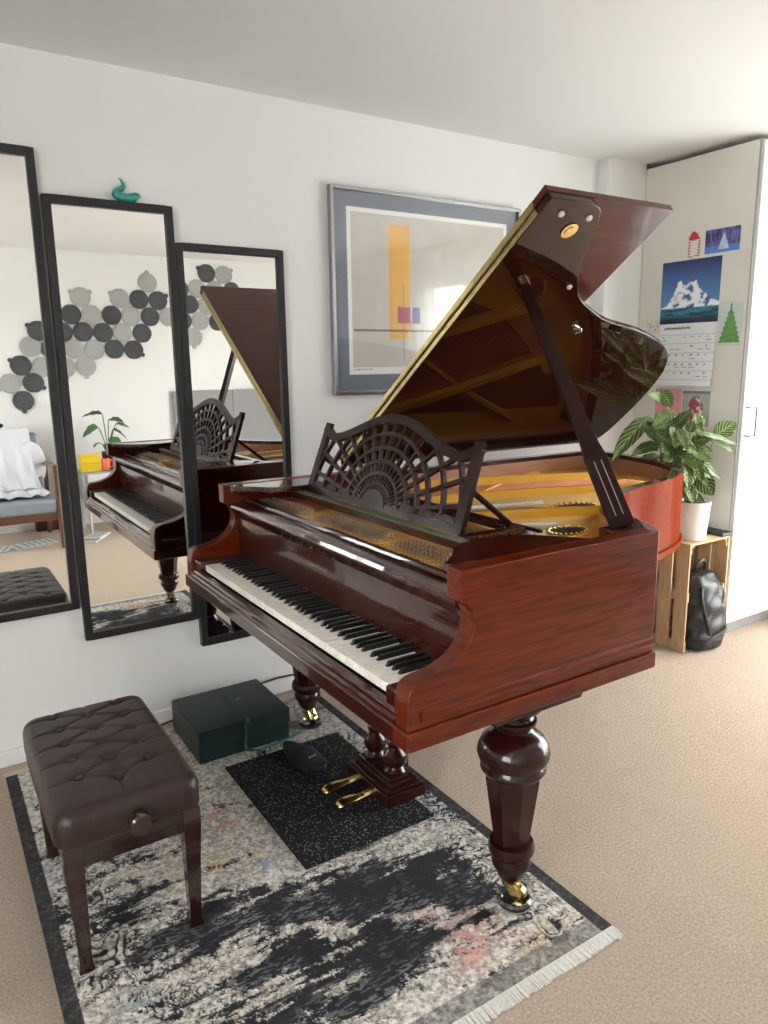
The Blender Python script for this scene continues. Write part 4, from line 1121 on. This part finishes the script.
def leaf_between(b_, t_, w_, mat='leaf', droop=.35, roll=None):
    d_ = Vector(t_)-Vector(b_)
    sv = d_.cross(FACE).normalized()
    blade(b_, d_, d_.length*1.04, w_*1.12, droop, R.uniform(-.45, .45) if roll is None else roll, mat, pt_, (pcx+R.uniform(-.03,.03), pcy+R.uniform(-.03,.03), .742), side0=sv)
for b_, t_, w_ in (((3.057,-0.500,1.169),(2.717,-0.560,1.042),0.076),((3.120,-0.520,1.025),(2.845,-0.580,1.055),0.055),((3.169,-0.500,0.964),(2.910,-0.550,1.000),0.042),((3.043,-0.600,1.242),(2.841,-0.660,1.329),0.040),((2.978,-0.620,1.302),(3.019,-0.660,1.235),0.060),((3.123,-0.600,1.186),(2.858,-0.680,1.198),0.070),((3.094,-0.620,1.120),(3.110,-0.680,1.212),0.059),((3.212,-0.660,1.089),(3.137,-0.700,1.203),0.075),((3.335,-0.680,1.067),(3.421,-0.720,1.148),0.080),((3.153,-0.700,1.094),(3.419,-0.760,1.071),0.027),((3.027,-0.660,1.080),(3.128,-0.740,1.027),0.054),((2.940,-0.560,1.133),(2.999,-0.640,1.059),0.046),((3.207,-0.700,1.077),(3.393,-0.760,1.021),0.051),((3.127,-0.680,0.980),(3.306,-0.760,0.898),0.049),((3.175,-0.700,0.903),(3.224,-0.780,0.811),0.085),((3.146,-0.680,0.800),(3.174,-0.760,0.779),0.051),((3.130,-0.680,0.947),(3.029,-0.760,0.866),0.066),((3.123,-0.660,0.957),(3.196,-0.760,0.934),0.053),((3.103,-0.700,0.856),(3.059,-0.780,0.789),0.063),((2.974,-0.600,1.105),(3.010,-0.680,1.057),0.054),((3.131,-0.580,1.132),(2.936,-0.640,1.160),0.049),((3.147,-0.600,1.035),(2.916,-0.700,0.998),0.056),((3.062,-0.640,1.002),(3.109,-0.740,0.971),0.053),((3.058,-0.600,1.084),(3.051,-0.700,1.112),0.059),((3.182,-0.660,1.049),(3.198,-0.740,1.085),0.053),((3.027,-0.620,1.129),(3.006,-0.700,1.064),0.052),((3.122,-0.680,1.023),(3.216,-0.760,0.980),0.051),((3.170,-0.660,1.156),(3.192,-0.720,1.095),0.049),((3.204,-0.620,0.891),(3.044,-0.680,0.965),0.050),((3.152,-0.700,0.958),(3.112,-0.780,0.886),0.059),):
    leaf_between(b_, t_, w_)
for k in range(40):
    bx_ = R.uniform(2.98, 3.20); by_ = R.uniform(-.72, -.50); z = R.uniform(.84, 1.16)
    a_ = R.uniform(0, 2*PI); L_ = R.uniform(.08, .14)
    leaf_between((bx_, by_, z), (min(bx_+L_*math.cos(a_), 3.40), by_-.05+.04*math.sin(a_), z+.6*L_*math.sin(a_)), R.uniform(.045, .065), roll=R.uniform(-.8, .8))

# ------------------------------------------------------------------ SEEN IN THE MIRRORS: opposite wall of the room
tiles = [  # x, z, dark
 (1.006,1.777,1),(.930,1.641,0),(1.098,1.621,1),(.838,1.479,1),(1.015,1.464,0),(.740,1.326,0),(.925,1.328,1),(.828,1.173,1),
 (1.386,2.077,0),(1.292,1.924,1),(1.469,1.921,0),(1.205,1.766,1),(1.380,1.773,1),(1.290,1.621,0),(1.555,1.768,1),(1.468,1.614,0),(1.203,1.457,0),(1.380,1.465,0),
 (1.729,2.077,0),(1.644,1.925,1),(1.820,1.921,0),(1.731,1.770,0),(1.643,1.619,1),(1.819,1.613,1),(1.909,1.766,1),(1.995,2.228,0),(1.904,2.074,1),(2.081,2.069,1),(1.995,1.919,1),(2.171,1.922,0),
 (2.574,2.343,1),(2.750,2.337,0),(2.472,2.195,0),(2.297,2.185,1),(2.648,2.190,0),(2.825,2.186,1),(2.386,2.044,1),(2.561,2.036,0),(2.484,1.888,0),(2.309,1.888,1),(2.659,1.885,1),(2.405,1.735,0)]
rows = []
for t in sorted(tiles, key=lambda t: -t[1]):
    for r in rows:
        if abs(r[0][1]-t[1]) < .055: r.append(t); break
    else: rows.append([t])
ORD = ['first','second','third','fourth','fifth','sixth','seventh','eighth','ninth','tenth','eleventh','twelfth']
for ri_, r in enumerate(rows):
    r.sort()
    for ci, (x, z, dk_) in enumerate(r):
        nbs = [math.atan2(b[1]-z, b[0]-x) for b in tiles if 0 < math.hypot(b[0]-x, b[1]-z) < .22]
        g = MB(); n_ = 48; y0 = YB+.002
        out = [(x+.0875*math.cos(2*PI*i/n_)*(1+.012*math.cos(12*PI*i/n_)), z+.0875*math.sin(2*PI*i/n_)*(1+.012*math.cos(12*PI*i/n_))) for i in range(n_)]
        g.extr(out, XZ, y0, y0+.012)
        g.extr([(x+(a-x)*.82, z+(b-z)*.82) for a, b in out], XZ, y0+.012, y0+.016)
        for k in range(6):
            a = PI/6+k*PI/3+.0
            if all(abs((a-b+PI) % (2*PI)-PI) > .75 for b in nbs) and (k+ri_) % 2 == 0:
                ex_, ez_ = x+.094*math.cos(a), z+.094*math.sin(a)
                g.extr([(ex_+.020*math.cos(2*PI*i/14), ez_+.020*math.sin(2*PI*i/14)) for i in range(14)], XZ, y0, y0+.010)
        o = g.build('felt_wall_disc', 'feltdark' if dk_ else 'feltlight', bevel=.002)
        pos = 'only one' if len(r) == 1 else ORD[ci]+' from left'
        tag(o, f"{'dark' if dk_ else 'light'} grey felt disc, {pos} in {ORD[ri_]} row of the mirrored cluster", 'wall disc', 'felt discs on the wall seen in the mirrors')

# large grey board against the opposite wall
gbd = thing('grey_board', (2.78, YB+.03, 0), 'large pale grey board standing against the wall, seen in the lowest mirror', 'board')
MB().box(2.15, 2.76, YB+.005, YB+.045, .0, 1.215).build('panel', 'greyboard', gbd, bevel=.003)
MB().box(2.763, 3.42, YB+.005, YB+.045, .0, 1.215).build('panel', 'greyboard', gbd, bevel=.003)

# armchair
ac = thing('armchair', (.55, -3.85, 0), 'wooden framed grey armchair reflected in the leftmost mirror', 'armchair')
ax0, ax1 = .215, .925
for s, x in ((1, ax0), (-1, ax1)):
    xx = x+s*.016
    MB().bar((xx, -3.53, 0), (xx, -3.62, .655), .032, .045, up=(0,1,0)).build('leg', 'walnut', ac, bevel=.005)
    MB().bar((xx, -4.25, 0), (xx, -4.12, .62), .032, .045, up=(0,1,0)).build('leg', 'walnut', ac, bevel=.005)
    MB().bar((xx, -3.52, .668), (xx, -4.22, .640), .055, .026).build('armrest', 'walnut', ac, bevel=.008)
    MB().bar((xx, -3.57, .262), (xx, -4.19, .225), .030, .055).build('side_rail', 'walnut', ac, bevel=.004)
MB().bar((ax0+.03, -3.575, .262), (ax1-.03, -3.575, .262), .03, .060).build('front_rail', 'walnut', ac, bevel=.004)
MB().bar((ax0+.03, -4.17, .225), (ax1-.03, -4.17, .225), .03, .055).build('rear_rail', 'walnut', ac, bevel=.004)
MB().box(ax0+.035, ax1-.035, -4.15, -3.545, .292, .405).build('seat_cushion', 'greyfab', ac, bevel=.03, seg=4)
bc = MB(); bc.extr([(-4.13,.408),(-4.02,.408),(-4.16,.905),(-4.27,.905)], YZ, ax0+.045, ax1-.045); bc.build('back_cushion', 'greyfab', ac, bevel=.03, seg=4)
# white cloth thrown over the chair back and seat
n, m = 60, 90
s_ = np.linspace(0, 1, m); a_ = np.linspace(0, 1, n); AA, SS = np.meshgrid(a_, s_, indexing='ij')
px_ = np.interp(SS, [0,.08,.16,.55,.66,.82,1], [-4.30,-4.292,-4.20,-4.015,-3.985,-3.86,-3.66])
pz_ = np.interp(SS, [0,.08,.16,.55,.66,.82,1], [.60,.915,.945,.55,.435,.420,.416])
wid = np.interp(SS, [0,.16,.4,.66,1], [.46,.48,.54,.60,.62])
xx_ = .545+(AA-.5)*wid+.02*np.sin(SS*9)
fold = .028*np.abs(np.sin(AA*15+3*fbm(AA*3, SS*3, 300)))*sstep(.25, .7, SS)+.02*fbm(AA*5, SS*6, 301)
P = np.stack([xx_, px_+fold*(SS < .7)*1.0+.035*(SS > .12)*(SS < .68), np.maximum(pz_+fold*.8, .412*(SS > .6))], -1)
cl = grid_mesh('white_sheet', P, None, 'cloth', loc=(.5, -3.95, .41)); cl.modifiers.new('thick', 'SOLIDIFY').thickness = .006
tag(cl, 'crumpled white sheet draped over the reflected grey armchair', 'sheet')
pw = MB().ball((.80, -4.10, .64), 1, 28, 16, (.115, .06, .20)); 
tag(pw.build('pillow', 'cloth'), 'white pillow tucked beside the sheet in the reflected armchair', 'pillow')
ht = MB(); ht.ball((.50, -4.235, .975), 1, 28, 14, (.13, .075, .035)); tag(ht.build('beret', 'darkfab'), 'dark flat cap lying on top of the reflected armchair back', 'cap')

# drawer unit with its things
du = thing('drawer_unit', (1.5, -4.08, 0), 'white metal drawer unit on thin legs, reflected in the middle mirror', 'drawer unit')
dx0, dx1, dy0, dy1 = 1.175, 1.78, -4.30, -3.87
MB().box(dx0, dx1, dy0, dy1-.012, .30, .545).build('carcass', 'grey_metal', du, bevel=.003)
for k in range(2):
    z0 = .305+.12*k
    d_ = MB().box(dx0+.03, dx1-.01, dy1-.012, dy1, z0, z0+.112).build('drawer', 'white_metal', du, bevel=.002)
    MB().bar((1.44, dy1+.006, z0+.09), (1.54, dy1+.006, z0+.09), .012, .008).build('drawer_pull', 'grey_metal', d_)
for x in (dx0+.03, dx1-.03):
    for y in (dy0+.03, dy1-.04): MB().tube([(x, y, 0), (x, y, .302)], .012, 10).build('leg', 'white_metal', du)
for k in range(2):
    z = .546+.078*k
    b_ = thing('storage_box', (1.265, -4.05, z), 'yellow card box, '+('lower of the stacked pair' if k == 0 else 'upper of the stacked pair')+' on the reflected drawer unit', 'box', 'yellow boxes on the drawer unit')
    MB().box(1.185, 1.345, -4.11, -3.99, z, z+.052).build('box_base', 'yellow', b_, bevel=.003)
    MB().box(1.182, 1.348, -4.113, -3.987, z+.052, z+.076).build('lid', 'yellow', b_, bevel=.003)
mg = thing('orange_mug', (1.395, -4.02, .546), 'bright orange mug on the reflected drawer unit beside the yellow boxes', 'mug')
MB().lathe([(.030,0),(.036,.004),(.038,.10),(.036,.104),(.033,.10),(.031,.012),(.001,.010)], (1.395, -4.02, .546), 28).build('body', 'orange', mg)
MB().tube(spline([(1.43,-4.02,.635),(1.455,-4.02,.630),(1.460,-4.02,.60),(1.452,-4.02,.575),(1.43,-4.02,.570)], 5), .006, 8).build('handle', 'orange', mg)
tag(MB().box(1.47, 1.57, -4.0, -3.90, .5455, .575).build('small_dark_case', 'black', bevel=.006), 'small black case on the front edge of the reflected drawer unit', 'case')
hp = thing('house_plant', (1.45, -4.13, .546), 'large leaved green plant in a dark pot on the reflected drawer unit', 'plant')
MB().lathe([(.045,0),(.052,.004),(.062,.15),(.064,.158),(.058,.155),(.054,.135),(.001,.13)], (1.45, -4.13, .546), 28).build('pot', simple('plum_pot', (.05,.03,.03), vary=.1, rough=.5), hp)
for b_, d_, L_, w_, ro_ in [((1.42,-4.12,1.045),(-.95,.15,.15),.18,.085,.5),((1.47,-4.11,.985),(.7,.5,.1),.14,.10,.3),((1.37,-4.10,.93),(-.9,.25,-.25),.17,.115,.9),((1.50,-4.10,.90),(.65,.5,-.35),.15,.10,-.5),((1.47,-4.06,.84),(.3,.7,-.7),.15,.11,.2),((1.44,-4.05,.79),(-.1,.7,-.6),.12,.10,.1),((1.36,-4.08,.79),(-.7,.5,-.3),.07,.05,.3),((1.53,-4.1,.95),(.95,.2,-.1),.12,.06,.4)]:
    blade(b_, d_, L_, w_, .5, ro_, 'leafgreen', hp, (1.45, -4.13, .675), stem_r=.004)
# floor clutter
mgz = [(.70,-3.77,.1,'open printed magazine'),(.86,-3.86,-.3,'folded newspaper')]
def news(name, x, y, a, label, w=.21, l=.29, h=.006, col=0):
    c_, s__ = math.cos(a), math.sin(a)
    g = MB(); n_ = 2
    for k in range(3):
        dx, dy = .02*k, -.015*k
        f_ = lambda u_, v_, hh: (x+dx+u_*c_-v_*s__, y+dy+u_*s__+v_*c_, hh)
        g.cm = k % 2
        g.extr([(-w/2,-l/2),(w/2,-l/2),(w/2,l/2),(-w/2,l/2)], f_, .0008+k*h/3, .0008+(k+.9)*h/3)
    for r in range(5):
        g.cm = 1
        f_ = lambda u_, v_, hh: (x+.04+u_*c_-v_*s__, y-.03+u_*s__+v_*c_, hh)
        v0 = -l*.4+r*l*.17; g.extr([(-w*.4, v0), (w*.38, v0), (w*.38, v0+l*.07), (-w*.4, v0+l*.07)], f_, .001+h, .0016+h)
    return tag(g.build(name, ['paper', 'grey_metal'], smooth=False), label, 'paper')
news('magazine', .70, -3.79, 1.3, 'open printed magazine on the carpet in front of the reflected armchair')
news('newspaper', .36, -3.76, 1.9, 'folded newspaper sheet beside the magazine below the reflected armchair')
news('letters', 1.17, -3.70, .6, 'white papers heaped on the carpet below the reflected drawer unit', .15, .22, .03)
bg = thing('handbag', (.93, -4.18, 0), 'oxblood and black bag on the floor behind the reflected armchair', 'bag')
MB().extr([(.80,.0005),(1.02,.0005),(1.00,.21),(.82,.21)], XZ, -4.40, -4.30).build('body', 'redbag', bg, bevel=.02, seg=3)
MB().tube(spline([(.86,-4.35,.20),(.87,-4.35,.28),(.95,-4.35,.28),(.96,-4.35,.20)], 6), .008, 8).build('handle', 'black', bg)

# ------------------------------------------------------------------ OUTSIDE, LIGHT
wld = bpy.data.worlds.new('daylight'); scene.world = wld; wld.use_nodes = True
nt = wld.node_tree; bgn = nt.nodes['Background']
tcw = nt.nodes.new('ShaderNodeTexCoord'); sx = nt.nodes.new('ShaderNodeSeparateXYZ'); nt.links.new(tcw.outputs['Generated'], sx.inputs[0])
rw = nt.nodes.new('ShaderNodeValToRGB'); rw.color_ramp.elements[0].position = .46; rw.color_ramp.elements[0].color = (.30, .30, .27, 1)
rw.color_ramp.elements[1].position = .56; rw.color_ramp.elements[1].color = (.95, .98, 1.0, 1)
mp = nt.nodes.new('ShaderNodeMath'); mp.operation = 'MULTIPLY_ADD'; mp.inputs[1].default_value = .5; mp.inputs[2].default_value = .5
nt.links.new(sx.outputs[2], mp.inputs[0]); nt.links.new(mp.outputs[0], rw.inputs['Fac']); nt.links.new(rw.outputs['Color'], bgn.inputs['Color'])
bgn.inputs['Strength'].default_value = 26
la = bpy.data.lights.new('window_portal', 'AREA'); la.shape = 'RECTANGLE'; la.size = WY1-WY0; la.size_y = WZ1-WZ0; la.cycles.is_portal = True
lo = bpy.data.objects.new('window_portal', la); COL.objects.link(lo); lo.location = (XR+.16, (WY0+WY1)/2, (WZ0+WZ1)/2)
lo.rotation_euler = Vector((-1, 0, 0)).to_track_quat('-Z', 'Z').to_euler()

lb = bpy.data.lights.new('added_window_portal', 'AREA'); lb.shape = 'RECTANGLE'; lb.size = LY1_-LY0_; lb.size_y = LZ1_-LZ0_; lb.cycles.is_portal = True  # portal for the added left window
lp2 = bpy.data.objects.new('added_window_portal', lb); COL.objects.link(lp2); lp2.location = (XL-.16, (LY0_+LY1_)/2, (LZ0_+LZ1_)/2)
lp2.rotation_euler = Vector((1, 0, 0)).to_track_quat('-Z', 'Z').to_euler()

# ------------------------------------------------------------------ CAMERA
yaw, pitch, roll, F = 5.66706679e-01, 1.99049606e-01, -1.43137990e-02, 729.43
f = Vector((math.sin(yaw)*math.cos(pitch), math.cos(yaw)*math.cos(pitch), -math.sin(pitch)))
r = Vector((math.cos(yaw), -math.sin(yaw), 0)); u = r.cross(f)
r2 = r*math.cos(roll)+u*math.sin(roll); u2 = u*math.cos(roll)-r*math.sin(roll)
cd = bpy.data.cameras.new('camera'); cd.sensor_fit = 'HORIZONTAL'; cd.sensor_width = 36; cd.lens = 36*F/768; cd.clip_start = .01
co = bpy.data.objects.new('camera', cd); COL.objects.link(co)
co.matrix_world = Matrix(((r2.x, u2.x, -f.x, 0), (r2.y, u2.y, -f.y, -2.85), (r2.z, u2.z, -f.z, 1.44), (0, 0, 0, 1)))
scene.camera = co
vs_ = scene.view_settings; vs_.view_transform = 'Standard'; vs_.look = 'None'; vs_.exposure = 0.3; vs_.gamma = 1; vs_.use_curve_mapping = False
scene.cycles.use_denoising = True
scene.cycles.max_bounces = 14; scene.cycles.diffuse_bounces = 8; scene.cycles.glossy_bounces = 8; scene.cycles.transparent_max_bounces = 12
scene.cycles.caustics_reflective = False; scene.cycles.caustics_refractive = False
scene.cycles.sample_clamp_indirect = 8
